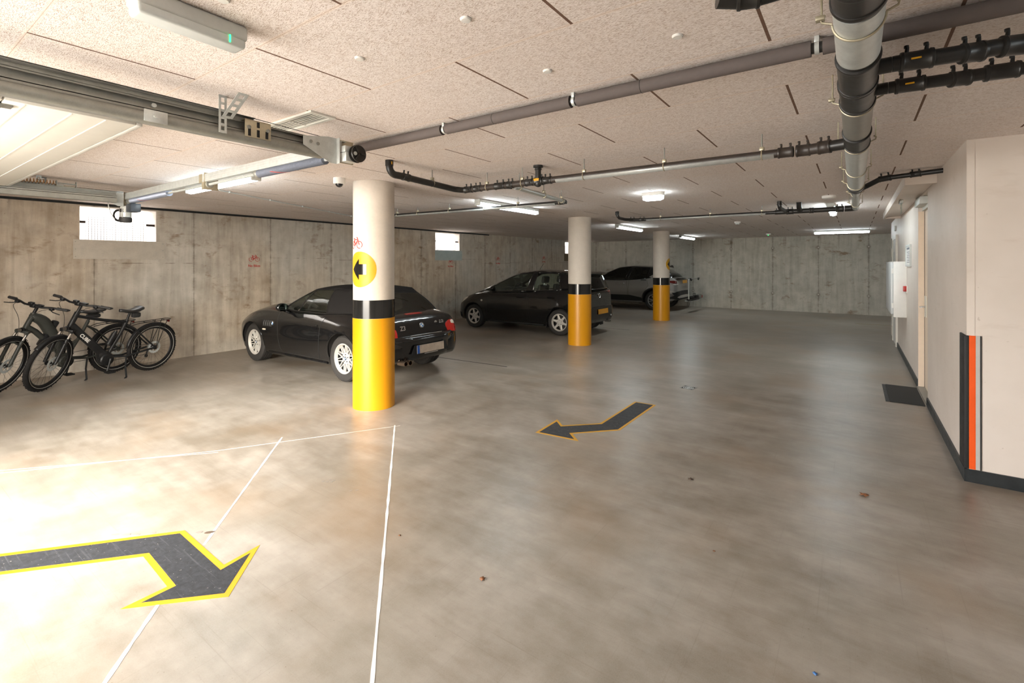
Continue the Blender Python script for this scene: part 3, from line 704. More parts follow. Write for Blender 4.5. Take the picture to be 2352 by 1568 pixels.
part('dome', MB().sphere((0, 0, .042), .042, (1, 1, 1), 24, 14), pm('smoked camera dome', (.02, .02, .022), .06), t)
t = thing('air_vent', 'pale rectangular slatted vent grille on the ceiling above the door track', 'vent', (-2.955, 1.735, CEIL - .012))
part('vent_frame', MB().bx(-.30, .30, -.085, -.062, 0, .012).bx(-.30, .30, .062, .085, 0, .012).bx(-.30, -.27, -.062, .062, 0, .012).bx(.27, .30, -.062, .062, 0, .012).bx(-.008, .008, -.062, .062, .002, .012), M['cream'], t)
b = MB()
for k in range(6): b.box((0, -.052 + k * .0208, .006), (.54, .0165, .002), M=Matrix.Rotation(.2, 4, 'X'))
part('slat', b, M['cream'], t); part('backing', MB().bx(-.27, .27, -.062, .062, .0112, .012), M['galvdull'], t)
pl = None
for k, (x, y_) in enumerate(((-1.191, 1.373), (-1.805, 1.359), (-1.194, 1.967), (-.583, 1.971), (-1.79, .78))):
    lab = 'small round white screw plug in the near ceiling boards'
    if pl is None: pl = solo('ceiling_screw_plug', MB().lathe([(0, 0), (.018, .001), (.022, .005), (.022, .009), (0, .009)], (x, y_, CEIL - .009), Z_, 20), M['white'], lab, 'plug', (x, y_, CEIL - .009), 'white screw plugs in the ceiling boards')
    else: dup(pl, (x, y_, CEIL - .009))
t = thing('cable_conduit', 'thin pale cable conduit clipped to the ceiling behind the nearest column', 'conduit', (-6.6, 4, CEIL - .015))
pth = [(-5.75, 2.50, CEIL - .012), (-6.36, 2.85, CEIL - .012), (-6.5, 3.5, CEIL - .012), (-6.9, 4.5, CEIL - .012), (-7.75, 5.9, CEIL - .012), (-9.3, 8.3, CEIL - .012)]
pth = [(-6.32, 2.56, CEIL - .0125), (-7.98, 6.0, CEIL - .0125)]
part('conduit_run', MB().tube(pth, .0085, 8), M['lampbody'], t, True)
b = MB()
for y_ in (2.9, 3.6, 4.3, 5.0, 5.7): b.box((-6.32 - (y_ - 2.56) * .4826, y_, CEIL - .0125), (.03, .016, .024), .003)
part('saddle_clip', b, M['lampbody'], t, True)
# ------------------------------------------------------------------ garage door, tracks, operator
t = thing('garage_door', 'cream sectional garage door parked open under the ceiling', 'garage door', (-4.95, .3, 2.40))
gx0, gx1 = -6.72, -3.20; gw = .50
for k in range(4):
    y1 = .95 - k * (gw + .006); y0 = y1 - gw
    b = MB(); b.bx(gx0, gx1, y0, y1, 2.375, 2.412, .004)
    p = part('door_panel', b, M['cream'], t, True)
    b = MB()
    for q in (.065, .235, .37): b.bx(gx0 + .01, gx1 - .01, y0 + q, y0 + q + .006, 2.3725, 2.3752)
    part('panel_rib', b, M['white'], p, True)
    if k < 3:
        b = MB()
        for x in (gx0 + .10, -4.95, gx1 - .10): b.bx(x - .03, x + .03, y0 - .045, y0 + .04, 2.366, 2.375, .002); b.cyl((x - .03, y0 - .003, 2.364), (x + .03, y0 - .003, 2.364), .007, seg=8)
        part('hinge', b, M['galvdull'], t, True)
part('bottom_seal', MB().bx(gx0, gx1, .952, .980, 2.374, 2.415, .004), M['greystrip'], t, True)
b = MB()
for s, x in ((-1, gx0), (1, gx1)):
    for y_ in (.90, .40, -.10, -.60): b.bx(x - .03, x + .03, y_ - .05, y_ + .05, 2.412, 2.418, .001); b.cyl((x, y_, 2.405), (x + s * .16, y_, 2.405), .006, seg=8)
part('roller_bracket', b, M['galvdull'], t, True)

def channel(b, x, y0, y1, z0, z1, d=.028, w=.0025, face=1):
    """C-section rail open toward +-x"""
    b.bx(x, x + face * w, y0, y1, z0, z1); b.bx(x, x - face * d, y0, y1, z1 - w, z1); b.bx(x, x - face * d, y0, y1, z0, z0 + w)
    b.bx(x - face * d, x - face * (d - w), y0, y1, z0, z0 + .010); b.bx(x - face * d, x - face * (d - w), y0, y1, z1 - .010, z1)
def slotted_strap(b, p0, p1, w, th, n, holes):
    """perforated angle strap: two rails joined by cross pieces, so the slots are real gaps"""
    p0, p1 = V(p0), V(p1); d = p1 - p0; L = d.length; d.normalize(); wv = V(w).normalized(); nv = d.cross(wv).normalized(); W = V(w).length
    Mx = Matrix((wv, nv, d)).transposed().to_4x4()
    for s in (-1, 1): b.box(p0 + d * L / 2 + wv * (s * W * .36), (W * .28, th, L), M=Mx)
    for k in range(n + 1): b.box(p0 + d * (L * (k / n) * .94 + L * .03), (W * .5, th, L / n * .35), M=Mx)
    b.box(p0 + d * L / 2 + wv * (W / 2) + nv * (.011), (th, .022, L), M=Mx)
def track(xr, face, label, near):
    t = thing('door_track', label, 'door track', (xr, .3, 2.38), 0, 'garage door tracks')
    ya, ye = -1.45, 1.86
    b = MB(); channel(b, (xr - .026) if near else xr, ya, ye, 2.388, 2.440, .03, face=-face if near else face); part('upper_channel', b, M['galvdull'], t, True)  # duller zinc puts the shade on the rail into its colour
    b = MB(); pr_ = [(.010 + .026 * math.cos(a), 2.343 + .030 * math.sin(a)) for a in [-PI * .62 + PI * 1.05 * i / 12 for i in range(13)]]
    b.prism([(face * q[0], q[1]) for q in pr_ + [(-.03, 2.366), (-.034, 2.366), (-.034, 2.316), (-.02, 2.314)]], (xr, ya, 0), X_, Z_, Y_ * (ye - ya)); b.bx(xr - face * .03, xr + face * .004, ya, ye, 2.372, 2.386); part('lower_channel', b, M['galvdull'], t, True)
    part('top_angle', MB().bx(xr - .012, xr + face * .030, ya, ye - .45, 2.458, 2.463).bx(xr + face * .0, xr + face * .004, ya, ye - .45, 2.440, 2.463), M['galvdull'], t, True)
    part('lift_cable', MB().tube([(xr + face * .035, ya, 2.468), (xr + face * .035, 1.2, 2.462), (xr + face * .02, ye + .12, 2.445)], .0022, 6), M['dark'], t, True)
    for y_ in (.92,):
        b = MB(); b.bx(xr + face * .034, xr + face * .038, y_ - .05, y_ + .05, 2.318, 2.378, .002); b.cyl((xr + face * .038, y_, 2.35), (xr + face * .045, y_, 2.35), .011, seg=12); b.cyl((xr + face * .003, y_, 2.41), (xr + face * .012, y_, 2.41), .011, seg=12)
        part('splice_plate', b, M['galv'], t, True)
    yb = 1.225
    b = MB(); slotted_strap(b, (xr + face * .045, yb, 2.335), (xr + face * .045, yb, CEIL), (0, .040, 0), .003, 5, 0)
    part('ceiling_strap', b, M['galv'], t, True)
    b = MB(); slotted_strap(b, (xr + face * .05, yb + .02, 2.42), (xr + face * .165, yb + .055, CEIL), (0, .055, 0), .003, 4, 0)
    part('ceiling_strap', b, M['galv'], t, True)
    b = MB(); b.bx(xr + face * .037, xr + face * .041, yb + .12, yb + .27, 2.345, 2.445, .002); b.bx(xr - face * .03, xr + face * .041, yb + .12, yb + .27, 2.441, 2.445)
    pl = part('adjusting_plate', b, M['zincyel'], t, True)
    b = MB()
    for q in (.145, .195, .245): b.box((xr + face * .0415, yb + q, 2.372), (.001, .016, .042), .0)
    for q in (.195,): b.box((xr + face * .0415, yb + q, 2.422), (.001, .016, .032))
    part('slot', b, M['dark'], pl, True)
    b = MB()
    for q in (.140, .250): b.cyl((xr + face * .041, yb + q, 2.40), (xr + face * .052, yb + q, 2.40), .011, seg=6); b.cyl((xr + face * .052, yb + q, 2.40), (xr + face * .058, yb + q, 2.40), .006, seg=8)
    part('bolt', b, M['galvdull'], pl, True)
    # gusset at the end
    b = MB(); b.prism([(ye - .16, 2.425), (ye + .02, 2.455), (ye + .08, 2.455), (ye + .08, 2.285), (ye + .03, 2.285), (ye - .16, 2.37)], (xr + face * .038, 0, 0), Y_, Z_, X_ * (face * .003))
    b.bx(xr + face * .041, xr + face * .075, ye + .077, ye + .08, 2.285, 2.455)
    g = part('end_gusset', b, M['galv'], t, True)
    b = MB()
    for y_, z_ in ((ye - .11, 2.398), (ye - .06, 2.392)): b.cyl((xr + face * .041, y_, z_), (xr + face * .048, y_, z_), .011, seg=6)
    part('bolt', b, M['galvdull'], g, True)
    return t
track(-2.86, 1, 'near steel garage door track with its brackets, at the upper left', True)
tf = track(-6.90, -1, 'far steel garage door track along the left wall, above the high window', False)
b = MB(); n = 26
b.tube([(-6.90 + .022 * math.cos(a * 2 * PI / 8), .70 + a * .65 / (8 * n), 2.475 + .022 * math.sin(a * 2 * PI / 8)) for a in range(8 * n)], .0045, 5)
part('tension_spring', b, pm('rusty orange spring steel', (.36, .20, .09), .5, .6, .2), tf, True)['label'] = 'rusty orange coil spring'
b = MB(); b.bx(-6.925, -6.875, 1.35, 1.356, 2.45, 2.50); b.cyl((-6.90, 1.35, 2.475), (-6.90, 1.51, 2.475), .008, seg=8); b.bx(-6.92, -6.88, 1.51, 1.515, 2.445, 2.505); part('spring_anchor', b, M['galvdull'], tf, True)

t = thing('door_cross_bar', 'pale steel cross bar with blue-grey springs joining the two door tracks', 'bar', (-4.95, 1.97, 2.40))
b = MB(); channel(b, 0, 0, 1, 0, 1, 1e-4) if False else None
b.bx(-7.12, -2.80, 1.960, 1.964, 2.372, 2.442); b.bx(-7.12, -2.80, 1.964, 2.0, 2.438, 2.442); b.bx(-7.12, -2.80, 1.964, 2.0, 2.372, 2.376); b.bx(-7.12, -2.80, 1.9965, 2.0, 2.372, 2.385)
for zz in (2.388, 2.407, 2.426): b.bx(-7.12, -2.80, 1.9585, 1.9605, zz - .0015, zz + .0015)
part('beam', b, M['galv'], t, True)
part('joint_sleeve', MB().bx(-4.97, -4.91, 1.955, 1.961, 2.366, 2.446, .001), M['zincyel'], t, True)
part('spring_shaft', MB().cyl((-7.10, 2.0, 2.352), (-2.70, 2.0, 2.352), .0125, seg=14), M['galv'], t, True)
spr = pm('blue-grey spring steel', (.21, .235, .30), .42, .55, .12, 60)
for x0, x1 in ((-3.95, -3.04), (-6.86, -5.78)):
    b = MB(); n = int(abs(x1 - x0) / .0085)
    b.lathe([v for k in range(n) for v in ((.0300, k * .0085), (.0335, k * .0085 + .0028), (.0335, k * .0085 + .0057))], (x0, 2.0, 2.352), X_, 20)
    s_ = part('torsion_spring', b, spr, t, True); s_['label'] = 'blue-grey torsion spring with a red stripe'
    b = MB()
    xs = [(x0 + (x1 - x0) * (.25 + .45 * k / 30), math.radians(200 + 150 * k / 30)) for k in range(31)]
    b.grid([[(x + d_, 2.0 + .0342 * math.cos(a), 2.352 + .0342 * math.sin(a)) for d_ in (-.012, .012)] for x, a in xs]); part('red_stripe', b, pm('red stripe paint', (.55, .06, .04), .5), s_, True, fixn=False)
    b = MB(); b.lathe([(.013, 0), (.030, .004), (.034, .014), (.034, .04), (.024, .055), (.013, .06)], (x0 - .05, 2.0, 2.352), X_, 18); b.box((x0 - .02, 2.0, 2.385), (.014, .014, .02), .002); part('spring_cone', b, M['galvdull'], s_, True)
for x in (-2.83, -4.86, -6.98):
    b = MB(); b.bx(x - .002, x + .002, 1.955, 2.075, 2.30, 2.455, .001); b.bx(x - .05, x + .002, 1.955, 1.959, 2.30, 2.37); b.bx(x - .02, x + .002, 2.072, 2.075, 2.32, 2.44)
    p = part('shaft_bracket', b, M['zincyel'], t, True)
    b = MB(); b.lathe([(.013, -.010), (.030, -.010), (.034, -.004), (.034, .004), (.030, .010), (.013, .010)], (x + .004, 2.0, 2.352), X_, 20); part('bearing', b, M['galvdull'], p, True)
b = MB(); b.bx(-2.81, -2.74, 1.955, 2.045, 2.30, 2.36, .004); b.bx(-2.81, -2.75, 1.955, 2.035, 2.362, 2.405, .004); part('bearing_housing', b, M['galv'], t, True)
b = MB(); b.lathe([(.013, -.016), (.047, -.016), (.056, -.019), (.058, -.012), (.045, -.008), (.045, .008), (.058, .012), (.056, .019), (.047, .016), (.013, .016)], (-2.72, 2.03, 2.355), X_, 28)
for k in range(3):
    a = k * 2 * PI / 3; b.box((-2.698, 2.03 + .03 * math.cos(a), 2.355 + .03 * math.sin(a)), (.008, .012, .04), M=Matrix.Rotation(a - PI / 2, 4, 'X'))
part('cable_drum', b, pm('black drum casting', (.03, .028, .026), .4, .3), t, True)['label'] = 'dark cable drum at the end of the shaft'
# operator
t = thing('ceiling_door_motor', 'black and grey garage door motor hanging in front of the high window', 'motor', (-7.03, 1.985, 2.20))
part('gear_box', MB().bx(-7.10, -6.96, 1.95, 2.06, 2.225, 2.298, .008), M['lampbody'], t, True)
part('limit_box', MB().bx(-6.90, -6.74, 1.95, 2.05, 2.215, 2.312, .010), pm('dark blue-grey plastic', (.035, .045, .06), .4), t, True)
b = MB(); b.lathe([(.0, 0), (.055, .002), (.062, .012), (.062, .060), (.0, .062)], (-7.03, 1.985, 2.105), Z_, 28); part('motor_cap', b, M['rubber'], t, True)
b = MB(); b.lathe([(.0, 0), (.056, 0), (.056, .055), (.0, .056)], (-7.03, 1.985, 2.168), Z_, 28); part('motor_body', b, M['galv'], t, True)
b = MB(); b.lathe([(.0, 0), (.058, 0), (.058, .038), (.0, .039)], (-7.03, 1.985, 2.225), Z_, 28); part('motor_collar', b, M['rubber'], t, True)
b = MB()
for k in range(4):
    a = PI / 4 + k * PI / 2; b.cyl((-7.03 + .064 * math.cos(a), 1.985 + .064 * math.sin(a), 2.16), (-7.03 + .064 * math.cos(a), 1.985 + .064 * math.sin(a), 2.27), .0035, seg=6)
part('tie_bolt', b, M['galv'], t, True)
b = MB()
for k, r in enumerate((.042, .050, .056)):
    b.tube([(-7.12 + .006 * k, 1.94 + r * math.cos(a) * .9, 2.19 + r * 1.25 * math.sin(a)) for a in [2 * PI * i / 20 for i in range(20)]], .0055, 6, closed=True)
part('cable_coil', b, M['rubber'], t, True)
part('supply_cable', MB().tube([(-7.10, 1.90, 2.14), (-7.13, 1.87, 2.22), (-7.16, 1.86, 2.29), (-7.18, 1.86, 2.345)], .0055, 6), M['lampbody'], t, True)

# ------------------------------------------------------------------ window grilles and plates
for i, (a, c_) in enumerate(WIN):
    where = ['high window above the bicycles', 'window opening behind the two black cars', 'far window opening beside the middle column'][i]
    t = thing('window_grille', 'black wire mesh guard in the ' + where, 'grille', (XL - .05, (a + c_) / 2, 1.9), 0, 'wire mesh guards in the window openings')
    g0, g1, z0, z1 = a + .085, c_ - .125, 1.86, 2.33; xg = XL - .06
    b = MB(); b.tube([(xg, g0, z0), (xg, g1, z0), (xg, g1, z1), (xg, g0, z1)], .004, 6, closed=True); part('mesh_frame', b, M['rubber'], t, True)
    b = MB(); n = int((g1 - g0) / .036)
    for k in range(1, n): b.cyl((xg, g0 + (g1 - g0) * k / n, z0), (xg, g0 + (g1 - g0) * k / n, z1), .0030, seg=5)
    n = int((z1 - z0) / .036)
    for k in range(1, n): b.cyl((xg, g0, z0 + (z1 - z0) * k / n), (xg, g1, z0 + (z1 - z0) * k / n), .0024, seg=5)
    part('wire_mesh', b, M['rubber'], t, True, split=False)
    b = MB()
    for y0, y1 in ((a + .007, g0), (g1, c_ - .007)):
        for zz in (1.94, 2.25): b.bx(xg - .004, xg + .004, y0, y1, zz - .019, zz + .019)
    part('fixing_strap', b, pm('rusty dark strap', (.05, .035, .03), .6, .3), t, True)
    p0, p1 = ((2.038, 3.20), (9.596, 10.72), (16.85, 18.0))[i]; pz = ((1.69, 1.981), (1.71, 1.995), (1.72, 2.02))[i]
    t = thing('window_plate', ('brushed metal plate screwed below the ' + where), 'plate', (XL, (p0 + p1) / 2, pz[0]), 0, 'metal plates below the windows')
    part('sheet', MB().bx(XL + .001, XL + .005, p0, p1, *pz), M['steelsheet'] if i < 1 else pm('cool galvanised sheet', (.36, .40, .38), .35, .6, .08, 6) if i == 1 else pm('brownish metal sheet', (.20, .15, .10), .4, .6), t, True)
    b = MB()
    for y_ in (p0 + .025, p1 - .025):
        for q in (.12, .5, .88): b.cyl((XL + .004, y_, pz[0] + (pz[1] - pz[0]) * q), (XL + .0075, y_, pz[0] + (pz[1] - pz[0]) * q), .0065, seg=8)
    part('screw', b, M['galvdull'], t, True)

# ------------------------------------------------------------------ stencils on the left wall
for i, (y, z, lab) in enumerate(((4.683, 1.69, 'red bicycle stencil with No Bikes lettering, nearest one, left of the convertible roof'), (10.23, 1.655, 'red bicycle stencil with No Bikes lettering under the second metal plate'),
                                 (12.487, 1.74, 'red bicycle stencil with No Bikes lettering above the black hatchback bonnet'), (15.313, 1.80, 'red bicycle stencil with No Bikes lettering, farthest, above the hatchback roof'))):
    t = thing('wall_stencil', lab, 'stencil', (XL, y, z), 0, 'No Bikes stencils on the left wall')
    b = MB(); bike_icon(lambda p: b.prism([(q[0], q[1]) for q in p], (XL + .0005, y, z), Y_, Z_, X_ * .0015), 0, .035, .205); part('bicycle_stencil', b, M['red'], t, True, split=False)
    me = text_mesh('No Bikes', .062, .0008, True); b = MB().mesh(me); b.xf(Matrix(((0, 0, 1, XL + .0015), (1, 0, 0, y), (0, 1, 0, z - .115), (0, 0, 0, 1)))); part('lettering', b, M['red'], t, True, split=False)

# ------------------------------------------------------------------ floor markings
def flat(poly, z0, z1): return MB().prism(poly, (0, 0, z0), X_, Y_, Z_ * (z1 - z0))
def inset(poly, d):
    n = len(poly); out = []; A = sum(poly[i][0] * poly[(i + 1) % n][1] - poly[(i + 1) % n][0] * poly[i][1] for i in range(n)); s = 1 if A > 0 else -1
    for i in range(n):
        p, q, r = V((*poly[i - 1], 0)), V((*poly[i], 0)), V((*poly[(i + 1) % n], 0)); d1 = (q - p).normalized(); d2 = (r - q).normalized()
        n1 = V((-d1.y, d1.x, 0)) * s; n2 = V((-d2.y, d2.x, 0)) * s; bis = (n1 + n2); k = d / max(.25, (1 + n1.dot(n2))); o = q + bis * k; out.append((o.x, o.y))
    return out
AR1 = [(-4.30, .02), (-3.883, .529), (-3.313, 1.226), (-2.763, 1.208), (-2.790, 1.415), (-2.480, 1.106), (-2.804, .771), (-2.808, .962), (-3.204, .984), (-3.623, .494), (-4.04, -.02)]
AR2 = [(-2.493, 3.889), (-2.517, 4.346), (-2.380, 4.213), (-2.103, 4.490), (-2.102, 5.436), (-1.851, 5.444), (-1.857, 4.416), (-2.187, 4.063), (-2.050, 3.926)]
for poly, lab, w in ((AR1, 'large bent dark floor arrow with a yellow outline in the bright foreground', .030), (AR2, 'smaller bent dark floor arrow with a yellow outline near the middle of the floor', .026)):
    t = thing('floor_arrow', lab, 'floor arrow', (sum(p[0] for p in poly) / len(poly), sum(p[1] for p in poly) / len(poly), 0), 0, 'painted direction arrows on the floor')
    b = flat(poly, .0003, .0012); part('outline', b, M['yelline'], t, True)['label'] = 'yellow outline'
    b = flat(inset(poly, w), .0012, .0018); part('fill', b, M['arrowdark'], t, True)['label'] = 'dark scuffed fill'
def strip(pts, w, mat, name, label, cat, grp=None, z=.0011, jit=.0):
    b = MB(); P = []
    for a, c_ in zip(pts, pts[1:]):
        for k in range(20): P.append(V((*a, 0)).lerp(V((*c_, 0)), k / 20))
    P.append(V((*pts[-1], 0))); L, Rr = [], []
    for i, p in enumerate(P):
        d = (P[min(i + 1, len(P) - 1)] - P[max(i - 1, 0)]).normalized(); n = V((-d.y, d.x, 0)); ww = w * (1 + jit * random.uniform(-1, 1)) / 2
        L.append(p + n * ww); Rr.append(p - n * ww)
    rows = [[V((q.x, q.y, .0002)), V((q.x, q.y, z)), V((r.x, r.y, z)), V((r.x, r.y, .0002))] for q, r in zip(L, Rr)]
    vs = b.grid(rows, True); b.bm.faces.new(vs[0]); b.bm.faces.new(vs[-1])
    return solo(name, b, mat, label, cat, (P[0].x, P[0].y, 0), grp)
G = 'thin white lines on the floor'
strip([(-3.753, 3.245), (-2.6, 2.19), (-1.30, 1.0)], .016, M['whiteline'], 'floor_line', 'thin white line from the nearest column toward the camera', 'line', G, jit=.35)
strip([(-4.349, 2.411), (-3.055, 1.23)], .014, M['whiteline'], 'floor_line', 'thin white line running into the notch side of the large arrow', 'line', G, jit=.35)
strip([(-2.795, .99 - .02), (-2.1, .38)], .016, M['whiteline'], 'floor_line', 'thin white line leaving the head of the large arrow at the bottom edge', 'line', G, jit=.35)
strip([(-3.70, 3.27), (-4.50, 1.905), (-6.2, -.35)], .0045, M['whiteline'], 'floor_line', 'faint long white line crossing the bright floor on the left', 'line', G, z=.0008, jit=.5)
strip([(-4.45, 1.90), (-5.45, .743), (-6.0, .1)], .004, M['whiteline'], 'floor_line', 'faint short white line just below the long one', 'line', G, z=.0008, jit=.5)
strip([(-7.6, 5.95), (-4.443, 6.105)], .022, M['dark'], 'floor_joint', 'dark parking bay line behind the convertible', 'line', 'dark bay lines between the cars', z=.0009)
strip([(-7.4, 11.30), (-4.467, 11.20)], .022, M['dark'], 'floor_joint', 'dark parking bay line behind the black hatchback', 'line', 'dark bay lines between the cars', z=.0009)
strip([(-7.6, 16.15), (-3.9, 16.05)], .022, M['dark'], 'floor_joint', 'dark parking bay line beside the silver car', 'line', 'dark bay lines between the cars', z=.0009)
strip([(.019, 15.94), (.75, 16.02), (1.6, 16.05)], .045, pm('dull yellow tape', (.30, .22, .04), .6), 'floor_tape', 'dull yellow strip on the floor before the end wall, far right', 'tape')
# floor drain
t = thing('floor_drain', 'small square metal floor drain right of the smaller arrow', 'drain', (-1.765, 6.44, 0), -.12)
b = MB(); s = .085
b.bx(-s, s, -s, -s + .014, .0003, .003).bx(-s, s, s - .014, s, .0003, .003).bx(-s, -s + .014, -s + .014, s - .014, .0003, .003).bx(s - .014, s, -s + .014, s - .014, .0003, .003)
part('drain_frame', b, M['galvdull'], t, split=False)
part('pit', MB().bx(-s + .014, s - .014, -s + .014, s - .014, .0003, .0012), M['dark'], t)
b = MB()
for r in (.012, .035, .058): b.lathe([(r, .0012), (r + .009, .0012), (r + .009, .0028), (r, .0028)], (0, 0, 0), Z_, 20, closed=True)
b.box((0, 0, .002), (.13, .008, .0018)); b.box((0, 0, .002), (.008, .13, .0018)); part('grate', b, M['galv'], t, split=False)
# door mat
t = thing('door_mat', 'charcoal carpet door mat in front of the recessed door', 'mat', (.475, 7.68, 0))
b = MB(); b.prism([(.335, 7.16), (.655, 7.16), (.655, 8.14), (.335, 8.14)], (0, 0, .0005), X_, Y_, Z_ * .008); part('pile', b, M['mat'], t, True)
part('border', MB().bx(.298, .334, 7.16, 8.14, .0005, .005), M['rubber'], t, True)['label'] = 'bare rubber edge strip'
# corner protector
t = thing('corner_guard', 'black, orange and grey striped corner guard on the cream wall corner', 'guard', (XR, YC, .095))
b = MB(); b.bx(XR - .014, XR - .001, YC - .012, YC + .19, .097, 1.085, .003); part('rubber_strip', b, M['rubber'], t, True)
part('rubber_edge', MB().bx(XR - .0145, XR + .010, YC - .0145, YC - .001, .097, 1.085, .003), M['rubber'], t, True)
part('orange_strip', MB().bx(XR + .012, XR + .048, YC - .010, YC - .001, .097, 1.085), M['orange'], t, True)['label'] = 'fluorescent orange stripe'
part('grey_strip', MB().bx(XR + .0485, XR + .072, YC - .009, YC - .001, .097, 1.085), M['greystrip'], t, True)
part('end_bead', MB().bx(XR + .0725, XR + .080, YC - .010, YC - .001, .097, 1.085), M['rubber'], t, True)
# white wall cabinet, notice frame, red alarm, exit sign, soffit
t = thing('wall_cabinet', 'tall white metal cabinet mounted on the right wall beyond the door', 'cabinet', (.68, 10.6, .75))
part('cabinet_body', MB().bx(.512, .679, 9.92, 11.35, .752, 1.652, .004), M['white'], t, True)
part('cabinet_door', MB().bx(.478, .511, 9.935, 11.34, .80, 1.645, .006), pm('grey-white cabinet door', (.62, .64, .65), .35, var=.03), t, True)
part('hinge', MB().bx(.488, .516, 9.925, 9.936, .90, .98).bx(.488, .516, 9.925, 9.936, 1.46, 1.54), M['white'], t, True)
t = thing('notice_frame', 'framed notice on the right wall above the white cabinet', 'notice', (.66, 9.5, 1.57))
part('frame', MB().bx(.655, .679, 9.125, 9.150, 1.575, 1.905).bx(.655, .679, 9.80, 9.825, 1.575, 1.905).bx(.655, .679, 9.150, 9.80, 1.575, 1.60).bx(.655, .679, 9.150, 9.80, 1.88, 1.905), M['lampbody'], t, True, split=False)
part('sheet', MB().bx(.668, .679, 9.15, 9.80, 1.60, 1.88), M['white'], t, True)
b = MB(); b.bx(.6665, .668, 9.20, 9.75, 1.835, 1.865)
for k in range(7): b.bx(.6665, .668, 9.22, 9.73 - .07 * (k % 3), 1.635 + k * .026, 1.642 + k * .026)
part('print_line', b, pm('grey print', (.18, .19, .22), .7), t, True, split=False)
t = thing('alarm_switch', 'small red alarm call point beside the white cabinet', 'alarm', (.66, 10.36, 1.18))
part('alarm_box', MB().bx(.630, .679, 9.83, 9.91, 1.175, 1.26, .006), pm('alarm red plastic', (.45, .02, .015), .4), t, True); part('backplate', MB().bx(.670, .679, 9.82, 9.918, 1.155, 1.28), M['white'], t, True)
b = MB(); b.bx(.425, .455, 6.45, 11.15, 2.435, CEIL - .001); b.bx(.455, .678, 6.45, 6.49, 2.435, CEIL - .001); b.bx(.455, .678, 11.11, 11.15, 2.435, CEIL - .001)
t = thing('soffit', 'boxed-in soffit under the ceiling along the right wall', 'soffit', (.55, 8.8, 2.43)); t['kind'] = 'structure'; t.name = 'trim_3'
for k in ('category',): del t[k]
part('soffit_board', b, M['board'], t, True, split=False); part('soffit_panel', MB().bx(.455, .678, 6.49, 11.11, 2.470, 2.485), M['board'], t, True)
t = thing('ceiling_exit_sign', 'small edge-lit exit sign plate hanging under the soffit', 'sign', (.52, 8.35, 2.34))
part('sign_housing', MB().bx(.492, .528, 8.20, 8.46, 2.425, 2.469, .004), M['lampbody'], t, True)
part('sign_plate', MB().bx(.507, .513, 8.22, 8.44, 2.29, 2.425), glassy('acrylic sign plate', (.80, .86, .83), .08), t, True)
solo('wall_speaker', MB().bx(.655, .679, 12.35, 12.50, 2.28, 2.38, .006), M['lampbody'], 'small round-cornered box high on the wall over the far door', 'box')
# leaves and scraps
lm = pm('dry brown leaf', (.22, .085, .03), .7, var=.3, scale=90)
def leaf(x, y, s, rz, lab, mat=lm):
    out = [(0, -1), (.25, -.55), (.75, -.5), (.5, -.05), (.8, .35), (.35, .35), (0, 1), (-.35, .4), (-.8, .3), (-.5, -.1), (-.7, -.5), (-.2, -.55)]
    b = MB(); R = Matrix.Rotation(rz, 3, 'Z'); c = b.bm.verts.new((x, y, .012 * s / .03)); vs = []
    for i, (u, w) in enumerate(out):
        p = R @ V((u * s, w * s, 0)); vs.append(b.bm.verts.new((x + p.x, y + p.y, .0012 + (.008 if i % 3 == 1 else .003) * s / .03)))
    for i in range(len(vs)): b.bm.faces.new((c, vs[i], vs[(i + 1) % len(vs)]))
    o = solo('dry_leaf' if mat is lm else 'paper_scrap', b, mat, lab, 'leaf' if mat is lm else 'scrap', (x, y, 0), 'dry leaves and scraps on the floor')
    m_ = o.modifiers.new('s', 'SOLIDIFY'); m_.thickness = .001; m_.offset = 1
leaf(-1.556, 1.923, .020, .4, 'dry brown leaf on the floor in the lower middle'); leaf(-1.003, 3.717, .026, 1.3, 'dark dry leaf on the floor below the smaller arrow', pm('dark dry leaf', (.06, .035, .02), .7))
leaf(.054, 4.162, .036, 2.2, 'larger dry leaf on the floor left of the corner guard'); leaf(-2.206, 1.945, .010, .9, 'tiny leaf beside the white line from the column')
leaf(-.127, 2.24, .012, .2, 'tiny blue paper scrap at the bottom edge', pm('blue paper scrap', (.05, .16, .40), .6)); leaf(-.645, 2.866, .009, 1.9, 'tiny leaf on the right half of the floor')
# damp foot marks near the big arrow
dm = pm('damp brown floor stain', (.13, .085, .055), .35, var=.3)
def stain(cx, cy, pts, lab, grp=None):
    b = MB(); b.prism(pts, (cx, cy, .0004), X_, Y_, Z_ * .0009); solo('floor_stain', b, dm, lab, 'stain', (cx, cy, 0), grp)
def blob(r, n=14, sx=1., sy=1., a=0.):
    o = []
    for i in range(n):
        t_ = 2 * PI * i / n; q = r * random.uniform(.8, 1.15); x, y = q * math.cos(t_) * sx, q * math.sin(t_) * sy; o.append((x * math.cos(a) - y * math.sin(a), x * math.sin(a) + y * math.cos(a)))
    return o
stain(-3.166, 1.305, blob(.030, sx=1.0, sy=.45, a=.9), 'brown damp stain on the white line above the large arrow')
gs_ = pm('faint damp floor stain', (.27, .24, .21), .3, var=.1)
dm = gs_
for k, (px_, py_) in enumerate(((-3.60, .965), (-3.545, 1.005), (-3.50, 1.04), (-3.44, 1.10), (-3.22, 1.27))): stain(px_, py_, blob(.022, sx=1, sy=.6, a=.8), 'faint damp spot in the row along the top of the large arrow', 'faint damp spots above the large arrow')
for k, (x_, y_) in enumerate(((-3.22, 2.10), (-3.19, 2.115), (-3.165, 2.135), (-3.17, 2.155), (-3.20, 2.145), (-2.93, 2.13), (-2.90, 2.16))): stain(x_, y_, blob(.012, 10), 'small damp spot between the two thin white lines', 'damp spots between the white lines')
